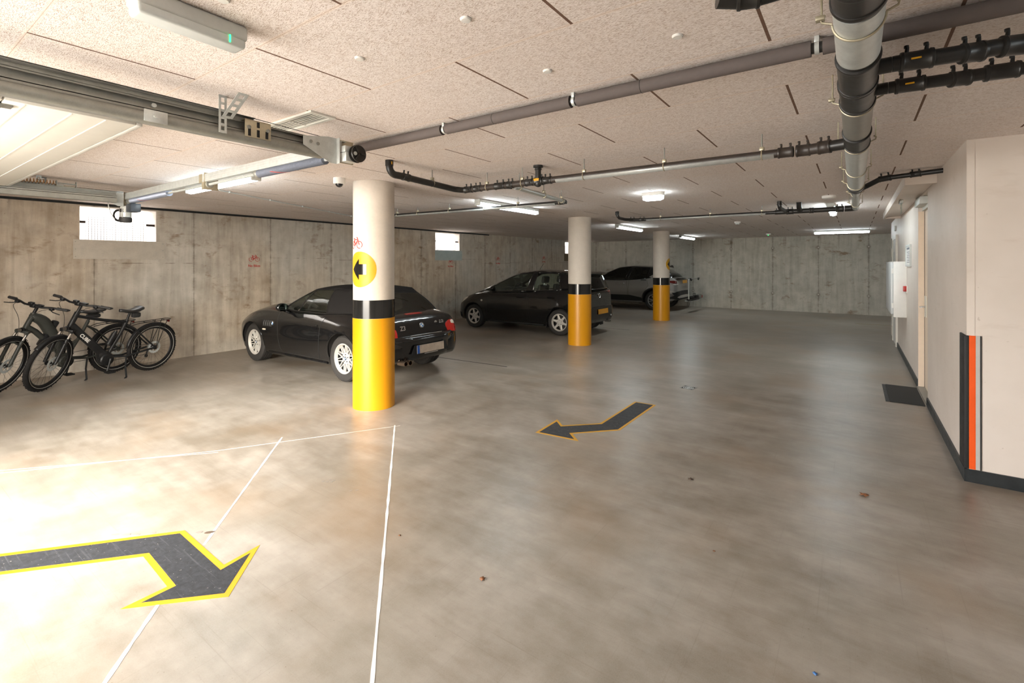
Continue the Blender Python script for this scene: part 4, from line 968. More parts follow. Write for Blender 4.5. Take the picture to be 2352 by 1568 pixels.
# ------------------------------------------------------------------ cars
def pchip(keys, x):
    xs = [k[0] for k in keys]; ys = [k[1] for k in keys]; n = len(xs)
    if x <= xs[0]: return ys[0]
    if x >= xs[-1]: return ys[-1]
    h = [xs[i + 1] - xs[i] for i in range(n - 1)]; d = [(ys[i + 1] - ys[i]) / h[i] for i in range(n - 1)]
    def m(i):
        if i == 0: return d[0]
        if i == n - 1: return d[-1]
        if d[i - 1] * d[i] <= 0: return 0.
        w1 = 2 * h[i] + h[i - 1]; w2 = h[i] + 2 * h[i - 1]; return (w1 + w2) / (w1 / d[i - 1] + w2 / d[i])
    for i in range(n - 1):
        if x <= xs[i + 1]:
            t = (x - xs[i]) / h[i]; a, b_ = m(i), m(i + 1)
            return ys[i] * (2 * t ** 3 - 3 * t ** 2 + 1) + h[i] * a * (t ** 3 - 2 * t ** 2 + t) + ys[i + 1] * (-2 * t ** 3 + 3 * t ** 2) + h[i] * b_ * (t ** 3 - t ** 2)
def catmull(P, n):
    out = []
    for i in range(len(P) - 1):
        p0, p1, p2, p3 = P[max(i - 1, 0)], P[i], P[i + 1], P[min(i + 2, len(P) - 1)]
        for k in range(n):
            t = k / n
            out.append(tuple(.5 * (2 * b_ + (c - a) * t + (2 * a - 5 * b_ + 4 * c - d) * t * t + (3 * b_ - a - 3 * c + d) * t ** 3) for a, b_, c, d in zip(p0, p1, p2, p3)))
    out.append(tuple(P[-1])); return out

class Car:
    """body shell lofted through stations; everything in car space: x forward from the rear axle, y left, z up"""
    def __init__(s, T): s.T = T
    def profile(s, x):
        T = s.T; hw = pchip(T['hw'], x); zb = pchip(T['zb'], x); zt = pchip(T['zt'], x); cr = pchip(T['cr'], x); wt = pchip(T['wt'], x) * hw
        h = zt - zb; zm = zb + h * T.get('mid', .52); zs = zb + h * T.get('sh', .80)
        P = [(0, zb), (hw * .78, zb), (hw * .92, zb + .02 * min(1, h * 4)), (hw * .965, zb + h * .18), (hw * .992, zb + h * .36), (hw, zm), (hw * .985, zs), (wt + (hw * .985 - wt) * .45, zt - h * .035), (wt, zt), (wt * .72, zt + cr * .62), (wt * .36, zt + cr * .93), (0, zt + cr)]
        out = []
        for i, (y, z) in enumerate(P):
            for xa, A, w, zc, zw in T.get('flare', ()):
                y += A * math.exp(-((x - xa) / w) ** 2) * math.exp(-((z - zc) / zw) ** 2) * (1 if y > .3 else 0)
            for xa, A, w in T.get('crest', ()):     # raised wing tops
                if 8 <= i <= 9: z += A * math.exp(-((x - xa) / w) ** 2)
            out.append((y, z))
        return catmull(out, 4)
    def build(s, name, paint, parent, arches):
        T = s.T; x0, x1 = T['hw'][0][0], T['hw'][-1][0]; n = 76
        xs = [x0 + (x1 - x0) * (.5 - .5 * math.cos(PI * i / n)) * .55 + (x1 - x0) * (i / n) * .45 for i in range(n + 1)]
        rows = []
        for x in xs:
            p = s.profile(x); rows.append([(x, y, z) for y, z in p] + [(x, -y, z) for y, z in p[-2:0:-1]])
        b = MB(); vs = b.grid(rows, True); b.bm.faces.new(vs[0][::-1]); b.bm.faces.new(vs[-1])
        bmesh.ops.recalc_face_normals(b.bm, faces=b.bm.faces)
        me = bpy.data.meshes.new(name); b.bm.to_mesh(me); s.bvh = BVHTree.FromBMesh(b.bm); b.bm.free()
        me.materials.append(paint); me.materials.append(M['rubber'])
        o = bpy.data.objects.new(name, me); COL.objects.link(o)
        cuts = []
        for xa, r, zc in arches:
            for sd in (-1, 1):
                c = MB().cyl((xa, sd * .45, zc), (xa, sd * 1.3, zc), r, seg=48); cm = bpy.data.meshes.new('cut'); bmesh.ops.recalc_face_normals(c.bm, faces=c.bm.faces); c.bm.to_mesh(cm); c.bm.free(); cm.materials.append(M['rubber'])
                co = bpy.data.objects.new('cut', cm); COL.objects.link(co); cuts.append(co)
                md = o.modifiers.new('b', 'BOOLEAN'); md.operation = 'DIFFERENCE'; md.object = co; md.solver = 'EXACT'
                try: md.material_mode = 'TRANSFER'
                except Exception: pass
        dg = bpy.context.evaluated_depsgraph_get(); dg.update()
        nm = bpy.data.meshes.new_from_object(o.evaluated_get(dg)); o.modifiers.clear(); o.data = nm; nm.name = name
        for c in cuts: bpy.data.objects.remove(c)
        if len(nm.materials) < 2: nm.materials.clear(); nm.materials.append(paint); nm.materials.append(M['rubber'])
        smooth_by_angle(nm, math.radians(32)); o.parent = parent; s.body = o; return o
    def hit(s, p, d):
        h = s.bvh.ray_cast(V(p), V(d).normalized()); return (h[0], h[1]) if h[0] is not None else (None, None)
    def side(s, x, z, sd=1, off=.003):
        h, n = s.hit((x, sd * 2, z), (0, -sd, 0))
        if h is None: h, n = V((x, sd * .6, z)), V((0, sd, 0))
        return h + n * off
    def patch(s, poly, o, ux, uy, d, off=.004, n=3, th=.006, curve=True):
        """2D polygon in the plane (o,ux,uy), projected along d on the body, offset outward; gives MB"""
        o, ux, uy, d = V(o), V(ux), V(uy), V(d).normalized()
        if curve: poly = catmull(list(poly) + [poly[0]], 3)[:-1]
        b = bmesh.new(); f = b.faces.new([b.verts.new((p[0], p[1], 0)) for p in poly]); bmesh.ops.triangulate(b, faces=[f])
        for _ in range(n):
            es = [e for e in b.edges if e.calc_length() > .05]
            if es: bmesh.ops.subdivide_edges(b, edges=es, cuts=1, use_grid_fill=False); bmesh.ops.triangulate(b, faces=b.faces)
        inner = {}
        for v in b.verts:
            q = o + ux * v.co.x + uy * v.co.y; h, nn = s.hit(q, d)
            if h is None: h, _, _, _ = s.bvh.find_nearest(q + d * 2.0); nn = -d
            if nn.dot(d) > 0: nn = -nn
            inner[v] = (h + nn * off, nn)
        for v in b.verts: v.co = inner[v][0]
        nr = {v: inner[v][1] for v in b.verts}
        r = bmesh.ops.extrude_face_region(b, geom=list(b.faces)); new = [g for g in r['geom'] if isinstance(g, bmesh.types.BMVert)]
        old = [v for v in b.verts if v in nr]
        for v in old: v.co = v.co - nr[v] * (th + off)
        m = MB(); m.bm.free(); m.bm = b; return m
    def line(s, pts, r, sd=1, off=0.):
        P = []
        for a, c in zip(pts, pts[1:]):
            for k in range(10): P.append((a[0] + (c[0] - a[0]) * k / 10, a[1] + (c[1] - a[1]) * k / 10))
        P.append(pts[-1]); return MB().tube([s.side(x, z, sd, off) for x, z in P], r, 5)
    def greenhouse(s, parent, belt, rail, spec, roofmat, glass, crown, wsb, rwb, rearspec=True, roofname='roof', trim=None, glassname='side_window', frame=.07):
        """belt/rail: left-side u lines (x,y,z) front to rear; spec: one letter per interval, P pillar or G glass"""
        n = len(belt); bel = [V(p) for p in belt]; rai = [V(p) for p in rail]; K = 6; NV = 8
        def pt(u, v, sd):
            i = min(int(u), n - 2); t = u - i; a = bel[i].lerp(bel[i + 1], t); c = rai[i].lerp(rai[i + 1], t)
            p = a.lerp(c, v); p.y += .030 * math.sin(PI * v) ; p.y += .022 * math.sin(PI * u / (n - 1)) * (1 - abs(2 * v - 1) * .3)
            return V((p.x, p.y * sd, p.z))
        roof = MB(); panes = []
        fv = [0, frame, 1 - frame * 1.1, 1]
        for sd in (1, -1):
            for i, k in enumerate(spec):
                us = [i + j / K for j in range(K + 1)]
                if k == 'P': roof.grid([[pt(u, v / NV, sd) for u in us] for v in range(NV + 1)])
                else:
                    roof.grid([[pt(u, v, sd) for u in us] for v in (fv[0], fv[1])]); roof.grid([[pt(u, v, sd) for u in us] for v in (fv[2], fv[3])])
                    g = MB(); g.grid([[pt(u, fv[1] + (fv[2] - fv[1]) * v / NV, sd) for u in us] for v in range(NV + 1)]); panes.append(g)
        def cross(u, v, q, bulge):    # q -1..1 across the car, at line u, height v
            a = pt(u, v, 1); y = a.y * q; z = a.z + bulge[1] * (1 - q * q); x = a.x + bulge[0] * (1 - abs(q) ** 2.2)
            return V((x, y, z))
        Q = [-1 + 2 * i / 16 for i in range(17)]
        # roof skin
        us = [i * (n - 1) / 24 for i in range(25)]
        roof.grid([[cross(u, 1, q, ((wsb * (1 - u / (n - 1)) ** 6 * .35 - rwb * (u / (n - 1)) ** 6 * .3), crown * (.55 + .45 * math.sin(PI * min(1, .15 + u / (n - 1)))))) for q in Q] for u in us])
        def screen(u, bx, name):
            c1 = crown * (.55 + .45 * math.sin(PI * min(1, .15 + u / (n - 1))))
            def sp(v, q):
                bz = c1 * v + .03 * (1 - v); bb = bx * (1 - v) + (wsb * .35 if u == 0 else -rwb * .3) * v
                return cross(u, v, q, (bb, bz * v + (0 if u else .0)))
            VS = [j / 8 for j in range(9)]
            Qf = [-1, -.93, .93, 1]; vf = [0, .06, .94, 1]
            for a, c in ((-1, -.93), (.93, 1)): roof.grid([[sp(v, q) for q in (a, (a + c) / 2, c)] for v in VS])
            qs = [-.93 + 1.86 * j / 14 for j in range(15)]
            roof.grid([[sp(v, q) for q in qs] for v in (0, .03, .06)]); roof.grid([[sp(v, q) for q in qs] for v in (.93, .965, 1)])
            g = MB(); g.grid([[sp(.06 + .87 * v, q) for q in qs] for v in VS]); return g
        ws = screen(0, wsb, 'w'); rw = screen(n - 1, -rwb, 'r') if rearspec else None
        bmesh.ops.remove_doubles(roof.bm, verts=roof.bm.verts, dist=.0008)
        o = part(roofname, roof, roofmat, parent, ang=50, split=False); md = o.modifiers.new('s', 'SOLIDIFY'); md.thickness = .012; md.offset = -1
        for g in panes: part(glassname, g, glass, parent, ang=60)
        part('windscreen', ws, glass, parent, ang=60)
        if rw: part('rear_window', rw, glass if rearspec is True else rearspec, parent, ang=60)

def tyre(r, w, rr):
    """tyre cross section revolved about y, grooves included"""
    h = w / 2
    pr_ = [(rr - .010, -h * .78), (rr + .006, -h * .86), (rr + (r - rr) * .45, -h * 1.0), (r - .022, -h * .93), (r - .006, -h * .76), (r, -h * .62)]
    g = []
    for c in (-.36, 0, .36): g += [(r, h * (c - .07)), (r - .008, h * (c - .055)), (r - .008, h * (c + .055)), (r, h * (c + .07))]
    pr_ += g + [(a, -b_) for a, b_ in pr_[::-1]]
    return pr_
def wheel(parent, x, y, sd, r, w, rr, style, rimmat, turn=0.):
    c = V((x, y, r)); ax = Y_ * sd
    Rm = Matrix.Translation(c) @ Matrix.Rotation(turn, 4, 'Z') @ Matrix.Translation(-c)
    b = MB().lathe(tyre(r, w, rr), c, ax, 56, closed=True)
    n = 60
    for k in range(n):       # shoulder tread blocks
        a = 2 * PI * k / n
        for s_ in (-1, 1): b.box(c + V((math.cos(a) * (r - .0075), s_ * w * .345, math.sin(a) * (r - .0075))), (.013, w * .10, .015), M=Matrix.Rotation(-a, 4, 'Y'))
    b.xf(Rm); t = part('tyre', b, pm('tyre rubber', (.024, .022, .021), .75, var=.25, scale=40), parent, split=False)
    o_ = w / 2
    b = MB(); b.lathe([(rr - .004, -o_ * .8), (rr, -o_ * .78), (rr - .012, -o_ * .5), (rr - .02, o_ * .56), (rr - .030, o_ * .55), (rr - .022, -o_ * .5), (rr - .020, -o_ * .7)], c, ax, 48, closed=True); b.xf(Rm); part('rim_barrel', b, M['dark'], t, split=False)  # barrel coloured dark to stand in for shade between the spokes
    b = MB(); b.lathe([(rr - .010, o_ * .55), (rr + .002, o_ * .84), (rr + .004, o_ * .90), (rr - .008, o_ * .91), (rr - .020, o_ * .70), (rr - .026, o_ * .55)], c, ax, 48, closed=True)
    yf = o_ * .62
    def P(rad, a, d): return c + ax * d + V((math.cos(a) * rad, 0, math.sin(a) * rad))
    def spoke(a0, r0, a1, r1, w0, w1, d0, d1, th=.018):
        p0, p1 = P(r0, a0, d0), P(r1, a1, d1); d = (p1 - p0).normalized(); s_ = d.cross(ax).normalized(); dn = ax * th
        q = [p0 + s_ * w0 / 2, p0 - s_ * w0 / 2, p1 - s_ * w1 / 2, p1 + s_ * w1 / 2]; e = [v - dn for v in q]; top = [v + ax * .004 - (v - (p0 + p1) / 2).project(s_) * .35 for v in q]
        B = [b.bm.verts.new(v) for v in e]; Mv = [b.bm.verts.new(v) for v in q]; T_ = [b.bm.verts.new(v) for v in top]
        b.bm.faces.new(B[::-1]); b.bm.faces.new(T_); b.bridge(B, Mv); b.bridge(Mv, T_)
    if style == 'mesh':
        n = 10
        for k in range(n):
            a = 2 * PI * k / n + .1; am = a
            spoke(a, .055, a, rr * .44, .024, .020, yf - .010, yf - .004)
            for s_ in (-1, 1): spoke(a + s_ * .02, rr * .40, a + s_ * PI / n * .80, rr - .010, .014, .012, yf - .005, yf + .004)
        b.lathe([(.0, -.02), (.075, -.02), (.078, -.006), (.060, .0), (.045, -.004), (.034, .0), (.0, .001)], c + ax * (yf - .004), ax, 30)
    elif style == 'six':
        for k in range(6):
            a = 2 * PI * k / 6 + .25; spoke(a, .05, a, rr - .012, .058, .040, yf - .006, yf + .002, .022)
        b.lathe([(.0, -.02), (.085, -.02), (.088, -.004), (.05, .004), (.030, .002), (.0, .003)], c + ax * (yf - .004), ax, 30)
    else:
        for k in range(5):
            for s_ in (-1, 1):
                a = 2 * PI * k / 5 + s_ * .17; spoke(a - s_ * .05, .05, a + s_ * .06, rr - .010, .022, .028, yf - .012, yf, .02)
        b.lathe([(.0, -.02), (.06, -.02), (.062, -.004), (.03, .0), (.0, .001)], c + ax * (yf - .008), ax, 26)
    b.xf(Rm); ri = part('rim', b, rimmat, t, split=False)
    b = MB(); b.lathe([(.0, 0), (rr - .045, 0), (rr - .045, .012), (.0, .012)], c + ax * (-o_ * .1), ax, 30); b.xf(Rm); part('brake_disc', b, pm('dark brake disc', (.05, .048, .045), .5, .4), t, split=False)  # disc darkened too, for the shaded look behind the spokes
    b = MB()
    for k in range(5):
        a = 2 * PI * k / 5 + .3; b.cyl(P(.052, a, yf - .006), P(.052, a, yf + .001), .008, seg=8)
    b.xf(Rm); part('wheel_bolt', b, M['dark'], t, split=False)
    return t, c, ax, yf, Rm
def roundel(parent, c, ax, up, r):
    """white and blue quartered badge with a black ring"""
    c, ax, up = V(c), V(ax).normalized(), V(up); up = (up - ax * up.dot(ax)).normalized(); w = up.cross(ax)
    p = part('badge', MB().lathe([(.0, 0), (r, 0), (r, .003), (r * .86, .0045), (.0, .0045)], c, ax, 28), M['chrome'], parent)
    part('badge_ring', MB().lathe([(r * .66, .0045), (r * .84, .0045), (r * .84, .0052), (r * .66, .0052)], c, ax, 28, closed=True), M['black'], p)
    for k, m in enumerate((M['white'], pm('badge blue', (.03, .16, .45), .3), M['white'], pm('badge blue', (.03, .16, .45), .3))):
        pts = [(0, 0)] + [(r * .64 * math.cos(PI / 2 * k + PI / 2 * i / 6), r * .64 * math.sin(PI / 2 * k + PI / 2 * i / 6)) for i in range(7)]
        part('badge_quarter', MB().prism(pts, c + ax * .0045, w, up, ax * .0008), m, p)
def plate(parent, c, ax, wdt, hgt, col, blue=True, tilt=0.):
    c, ax = V(c), V(ax).normalized(); u = Z_.cross(ax).normalized(); up = ax.cross(u)
    R = lambda x0, x1, z0, z1, d0, d1: MB().prism([(x0, z0), (x1, z0), (x1, z1), (x0, z1)], c + ax * d0, u, up, ax * (d1 - d0))
    p = part('number_plate', R(-wdt / 2, wdt / 2, -hgt / 2, hgt / 2, 0, .006), col, parent)
    if blue: part('country_strip', R(-wdt / 2, -wdt / 2 + .045, -hgt / 2, hgt / 2, .006, .007), pm('plate blue', (.015, .10, .45), .4), p)
    return p
def carpaint(name, col, flake=0.): return pm(name, col, .13 if flake == 0 else .36, flake, .06, 300, spec=.35, coat=.55)
carblack = carpaint('black car paint', (.006, .006, .0065)); trimblack = pm('black plastic trim', (.012, .012, .012), .55, var=.15)
silver = carpaint('graphite car paint', (.30, .288, .272), .45); alloy = pm('silver alloy', (.60, .58, .55), .36, .35, .03, 4); tail = pm('red tail lens', (.42, .010, .006), .12, coat=1.0); lens = pm('clear lens', (.62, .56, .47), .12, coat=1.0); amber = pm('amber lens', (.70, .30, .02), .2)
glass = glassy('car glass', (.74, .82, .77), .04); glassdk = glassy('privacy glass', (.10, .11, .11), .05); cabin = pm('dark cabin trim', (.018, .017, .016), .7)
mirrorglass = pm('mirror glass', (.42, .52, .52), .04, 1.)
def seat(parent, x, y, z, rest=.32, w=.40):
    b = MB(); b.box((x, y, z + rest / 2), (.10, w, rest), .045, Matrix.Rotation(-.22, 4, 'Y')); part('seat_back', b, cabin, parent)
    b = MB(); b.box((x - .07, y, z + rest + .115), (.085, w * .62, .17), .035, Matrix.Rotation(-.15, 4, 'Y')); part('head_rest', b, cabin, parent)
    b = MB()
    for s in (-.05, .05): b.cyl((x - .055, y + s, z + rest - .02), (x - .068, y + s, z + rest + .05), .006, seg=8)
    part('head_rest_post', b, M['chrome'], parent)
def steering(parent, x, y, z, r=.18):
    u = V((-.35, 0, 1)).normalized(); ax = V((1, 0, .35)).normalized()
    b = MB(); b.tube([V((x, y, z)) + Y_ * (r * math.cos(a)) + u * (r * math.sin(a)) for a in [2 * PI * i / 28 for i in range(28)]], .014, 8, closed=True)
    for a in (0, PI, -PI / 2): b.tube([V((x, y, z)), V((x, y, z)) + Y_ * (r * math.cos(a)) + u * (r * math.sin(a))], .016, 6)
    b.cyl(V((x, y, z)), V((x, y, z)) + ax * .3, .03, seg=10); part('steering_wheel', b, cabin, parent, split=False)
def rect(x0, x1, z0, z1): return [(x0, z0), (x1, z0), (x1, z1), (x0, z1)]

# ---------- black roadster
t = thing('convertible_car', 'low black two-seat convertible with its black soft top up, behind the nearest column', 'car', (-5.70, 4.83, 0), PI)
T = dict(hw=[(-.78, .50), (-.755, .62), (-.70, .70), (-.52, .775), (-.2, .82), (.5, .815), (1.2, .805), (1.8, .81), (2.4, .825), (2.8, .80), (3.05, .70), (3.18, .58), (3.25, .44), (3.28, .34)],
         zb=[(-.78, .34), (-.70, .28), (-.4, .22), (0, .18), (1.2, .16), (2.5, .16), (3.0, .17), (3.28, .27)],
         zt=[(-.78, .50), (-.755, .565), (-.70, .66), (-.66, .755), (-.60, .825), (-.45, .865), (-.1, .895), (.4, .885), (1.0, .865), (1.6, .865), (2.1, .845), (2.6, .785), (2.95, .69), (3.15, .59), (3.25, .50), (3.28, .44)],
         cr=[(-.78, .01), (-.66, .035), (-.3, .055), (.3, .05), (1.2, .05), (1.65, .10), (2.2, .115), (2.8, .085), (3.15, .05), (3.28, .01)],
         wt=[(-.78, .90), (-.6, .86), (0, .84), (1.2, .885), (1.8, .88), (2.4, .86), (2.9, .82), (3.28, .8)],
         flare=((0, .055, .42, .58, .26), (2.446, .040, .40, .56, .26)), crest=((2.35, .03, .45), (0, .025, .5)))
C = Car(T); AX = ((0., .355, .318), (2.446, .350, .315))
body = C.build('body_shell', carblack, t, AX)
fabric = pm('black soft top fabric', (.013, .012, .012), .9, var=.3, scale=90, bump=.15, spec=.15)
C.greenhouse(t, [(1.74, .70, .89), (1.67, .712, .89), (1.245, .715, .885), (1.215, .715, .885), (.52, .715, .885), (.05, .70, .90), (-.36, .63, .905)],
             [(1.06, .535, 1.225), (1.00, .545, 1.232), (.985, .547, 1.235), (.955, .55, 1.238), (.50, .575, 1.255), (.13, .56, 1.235), (-.06, .50, 1.175)],
             'PGPGPP', fabric, glass, .045, .16, .10, glassy('soft top window film', (.30, .33, .31), .10), 'soft_top', frame=.05)
part('window_post', MB().tube([(1.23, .722, .90), (1.105, .655, 1.07), (.968, .562, 1.225)], .009, 8), pm('worn aluminium', (.55, .48, .38), .35, .9), t)
b = MB(); b.box((1.66, 0, .885), (.32, 1.15, .08), .03); part('dashboard', b, cabin, t)
part('cockpit_cover', MB().bx(-.25, 1.6, -.60, .60, .895, .90), cabin, t)
for s in (.35, -.35): seat(t, .58, s, .86, .14, .44)
steering(t, 1.28, .36, .90, .17)
b = MB(); b.grid([[(.98 + .34 * u, -.42 + .25 * math.sin(3 * u), 1.19 - .36 * u + .05 * math.sin(PI * u)), (.98 + .34 * u, .10, 1.19 - .33 * u)] for u in [k / 10 for k in range(11)]]); part('sun_shade', b, M['white'], t, fixn=False)
for s in (1, -1):
    dl = [(1.72, .845), (1.66, .30), (1.60, .235), (.60, .245), (.56, .50), (.54, .70), (.48, .845)]
    p = part('door', C.patch(dl if s > 0 else [(x, z) for x, z in dl], (0, 2 * s, 0), X_, Z_, (0, -s, 0), .0025, 4, .004, False), carblack, t)
    part('door_gap', C.line(dl, .0035, s, .001), M['dark'], p)
    hd = C.patch([(.60, .735), (.76, .735), (.74, .675), (.62, .67)], (0, 2 * s, 0), X_, Z_, (0, -s, 0), .010, 2, .006); part('door_handle', hd, carblack, p)
    q = C.side(.62, .725, s, .012); part('lock', MB().cyl(q, q + V((0, s * .003, 0)), .012, seg=12), M['chrome'], p)
    m = C.side(1.50, .86, s); b = MB(); b.sphere(m + V((-.03, s * .13, .085)), .07, (.85, 1.35, .92), 20, 12); b.tube([m, m + V((-.01, s * .06, .03)), m + V((-.02, s * .10, .06))], .020, 8); mp = part('door_mirror', b, carblack, t, split=False)
    b = MB(); b.lathe([(0, 0), (.060, 0), (.060, .004), (0, .004)], m + V((-.086, s * .13, .085)), -X_, 24)
    for v in b.bm.verts: v.co.y = m.y + s * .13 + (v.co.y - m.y - s * .13) * 1.3
    part('mirror_glass', b, mirrorglass, mp)
    part('sill', C.line([(.42, .205), (1.0, .20), (2.02, .20)], .022, s, -.004), carblack, t)
    g = part('side_gill', C.patch(rect(1.86, 2.10, .615, .715), (0, 2 * s, 0), X_, Z_, (0, -s, 0), .002, 3, .004, False), M['dark'], t)
    b = MB()
    for k in range(4):
        x = 1.90 + k * .055; b.tube([C.side(x, .63, s, .002), C.side(x + .008, .67, s, .004), C.side(x, .705, s, .002)], .008, 6)
    part('gill_rib', b, trimblack, g, split=False)
    q = C.side(1.835, .672, s, .002); h_, n_ = C.hit((1.835, 2 * s, .672), (0, -s, 0)); roundel(t, q, n_, Z_, .038)
    q = C.patch(rect(2.02, 2.09, .555, .575), (0, 2 * s, 0), X_, Z_, (0, -s, 0), .005, 1, .004); part('side_repeater', q, lens, t)
    # arch lips
    for xa, r, zc in AX:
        b = MB(); P = []
        for k in range(29):
            a = PI * (-.02 + 1.04 * k / 28); P.append(C.side(xa + (r + .006) * math.cos(a), max(.2, zc + (r + .006) * math.sin(a)), s, -.006))
        b.tube(P, .013, 6); part('arch_lip', b, carblack, t)
    # head lamps
    hl = C.patch([(.30, .47), (.50, .48), (.54, .56), (.34, .55)], (3.8, 0, 0), Y_ * s, Z_, (-1, 0, 0), .004, 2, .004); part('head_lamp', hl, lens, t)
    # rear lamps, wrapping round the corner
    tl = part('tail_lamp', C.patch([(-.13, .605), (.09, .60), (.115, .66), (.10, .755), (-.02, .765), (-.11, .715)], V((-.75, s * .66, 0)) + V((-1, s * .75, 0)), V((s * .6, .8, 0)) * s * -1 if False else V((.75, s * 1., 0)).normalized() * 1, Z_, V((1, -s * .75, 0)), .004, 3, .004), tail, t); tl['label'] = 'red tail lamp'
    part('lamp_segment', C.patch([(.0, .715), (.09, .705), (.085, .752), (.01, .757)], V((-.75, s * .66, 0)) + V((-1, s * .75, 0)), V((.75, s * 1., 0)).normalized(), Z_, V((1, -s * .75, 0)), .006, 2, .003), lens, tl)
    for xa, yy in ((0., .705), (2.446, .695)):
        w_ = wheel(t, xa, s * yy, s, .316, .225 if xa == 0 else .215, .205, 'mesh', alloy, .0 if xa == 0 else 0.)
        roundel(t, w_[1] + w_[2] * (w_[3] - .002), w_[2], Z_, .026) if s > 0 else None
# rear end
part('boot_lid', C.patch([(-.60, -.0), (-.60, .10), (-.52, .135), (.52, .135), (.60, .10), (.60, 0), (.58, -.085), (-.58, -.085)], (-2, 0, .725), -Y_, Z_, X_, .003, 4, .004, False), carblack, t)
part('high_brake_lamp', C.patch(rect(-.15, .15, -.03, .015), (-.52, 0, 2), Y_, -X_ * 1, -Z_, .003, 2, .003, False), tail, t)
roundel(t, C.hit((-2, 0, .745), (1, 0, 0))[0] + V((-.003, 0, 0)), V((-1, 0, .25)), Z_, .041)
def boot_text(txt, size, y, z):
    q, n = C.hit((-2, y, z), (1, 0, 0)); up = (Z_ - n * n.z).normalized(); ux = up.cross(n); q = q + n * .004
    b = MB().mesh(text_mesh(txt, size, .003, True, .15)); b.xf(Matrix(((ux.x, up.x, n.x, q.x), (ux.y, up.y, n.y, q.y), (ux.z, up.z, n.z, q.z), (0, 0, 0, 1)))); part('lettering', b, M['chrome'], t, split=False)
boot_text('Z3', .085, .36, .728); boot_text('2.2i', .062, -.40, .760)
q = C.hit((-2, -.285, .76), (1, 0, 0))[0]; part('model_disc', MB().lathe([(0, 0), (.026, 0), (.026, .004), (0, .004)], q, -X_, 16), M['chrome'], t)
# bumper: a proud moulded bar with a step
b = MB(); rows = []
for k in range(33):
    q_ = -1 + 2 * k / 32; y = .80 * q_; xx = -.835 + .30 * abs(q_) ** 3.2
    rows.append([(xx + .10, y, .625), (xx + .02, y, .625), (xx - .005, y, .605), (xx - .008, y, .54), (xx + .01, y, .50), (xx + .012, y, .42), (xx + .02, y, .34), (xx + .06, y, .29), (xx + .14, y, .27), (xx + .20, y, .30), (xx + .20, y, .60)])
vs = b.grid(rows, True); b.bm.faces.new(vs[0]); b.bm.faces.new(vs[-1]); part('rear_bumper', b, carblack, t, ang=50)
plate(t, (-.842, -.02, .445), (-1, 0, .06), .52, .11, pm('pale number plate', (.50, .42, .34), .4, var=.15))
part('plate_recess', MB().prism([(-.36, .375), (-.30, .505), (.30, .505), (.36, .375)], (-.833, -.02, 0), Y_, Z_, X_ * -.006), M['dark'], t)
part('plate_text_strip', MB().bx(-.846, -.842, -.16, .10, .372, .380), M['greystrip'], t)
b = MB()
for y in (.44, .36): b.lathe([(.030, 0), (.036, 0), (.036, .14), (.030, .14)], (-.845, y, .285), X_, 20, closed=True)
part('exhaust_pipe', b, pm('blued exhaust steel', (.30, .22, .16), .3, .9), t, split=False)
part('side_marker', MB().box((-.600, -.768, .565), (.05, .008, .022), .003, Matrix.Rotation(.75, 4, 'Z')), amber, t)
part('aerial', MB().tube([(1.95, -.60, .90), (2.02, -.64, 1.02), (2.05, -.66, 1.10)], .0028, 6), M['dark'], t)
part('front_bumper', C.patch([(-.55, .22), (.55, .22), (.50, .44), (-.50, .44)], (4, 0, 0), Y_, Z_, -X_, .012, 3, .006), carblack, t)
part('boot_highlight_strip', MB().bx(-.79, -.77, -.30, .30, .628, .636), M['chrome'], t)  # chrome strip stands in for highlight lines below the boot lid
# ---------- black hatchback
t = thing('hatchback_car', 'black five-door hatchback with a yellow rear plate, parked behind the middle column', 'car', (-5.41, 10.23, 0), PI)
T = dict(hw=[(-.63, .60), (-.60, .68), (-.52, .755), (-.3, .815), (0, .835), (1.2, .835), (2.49, .835), (2.8, .80), (3.02, .70), (3.16, .56), (3.235, .40), (3.26, .30)],
         zb=[(-.63, .32), (-.5, .24), (0, .19), (1.2, .17), (2.5, .17), (3.05, .18), (3.26, .28)],
         zt=[(-.63, .66), (-.60, .84), (-.56, .97), (-.45, 1.03), (0, 1.015), (.7, .955), (1.4, .915), (2.0, .895), (2.4, .855), (2.7, .795), (2.95, .715), (3.12, .62), (3.22, .52), (3.26, .42)],
         cr=[(-.63, .01), (-.4, .03), (.5, .03), (1.8, .06), (2.3, .10), (2.8, .08), (3.1, .05), (3.26, .01)],
         wt=[(-.63, .93), (-.3, .90), (1.2, .90), (2.0, .89), (2.5, .86), (2.9, .82), (3.26, .8)], mid=.50, sh=.78,
         flare=((0, .035, .40, .56, .22), (2.49, .030, .40, .54, .22)), crest=((2.45, .02, .35),))
C = Car(T); AX = ((0., .335, .30), (2.49, .335, .30))
C.build('body_shell', carblack, t, AX)
C.greenhouse(t, [(2.44, .68, .885), (2.32, .70, .890), (.94, .742, .945), (.72, .745, .955), (.02, .735, 1.005), (-.36, .715, 1.03), (-.54, .65, 1.03)],
             [(1.30, .555, 1.372), (1.235, .562, 1.382), (.80, .585, 1.425), (.66, .588, 1.43), (.10, .575, 1.415), (-.18, .56, 1.395), (-.42, .52, 1.37)],
             'PGPGPP', carblack, glass, .048, .26, .08, True, 'roof', frame=.07)
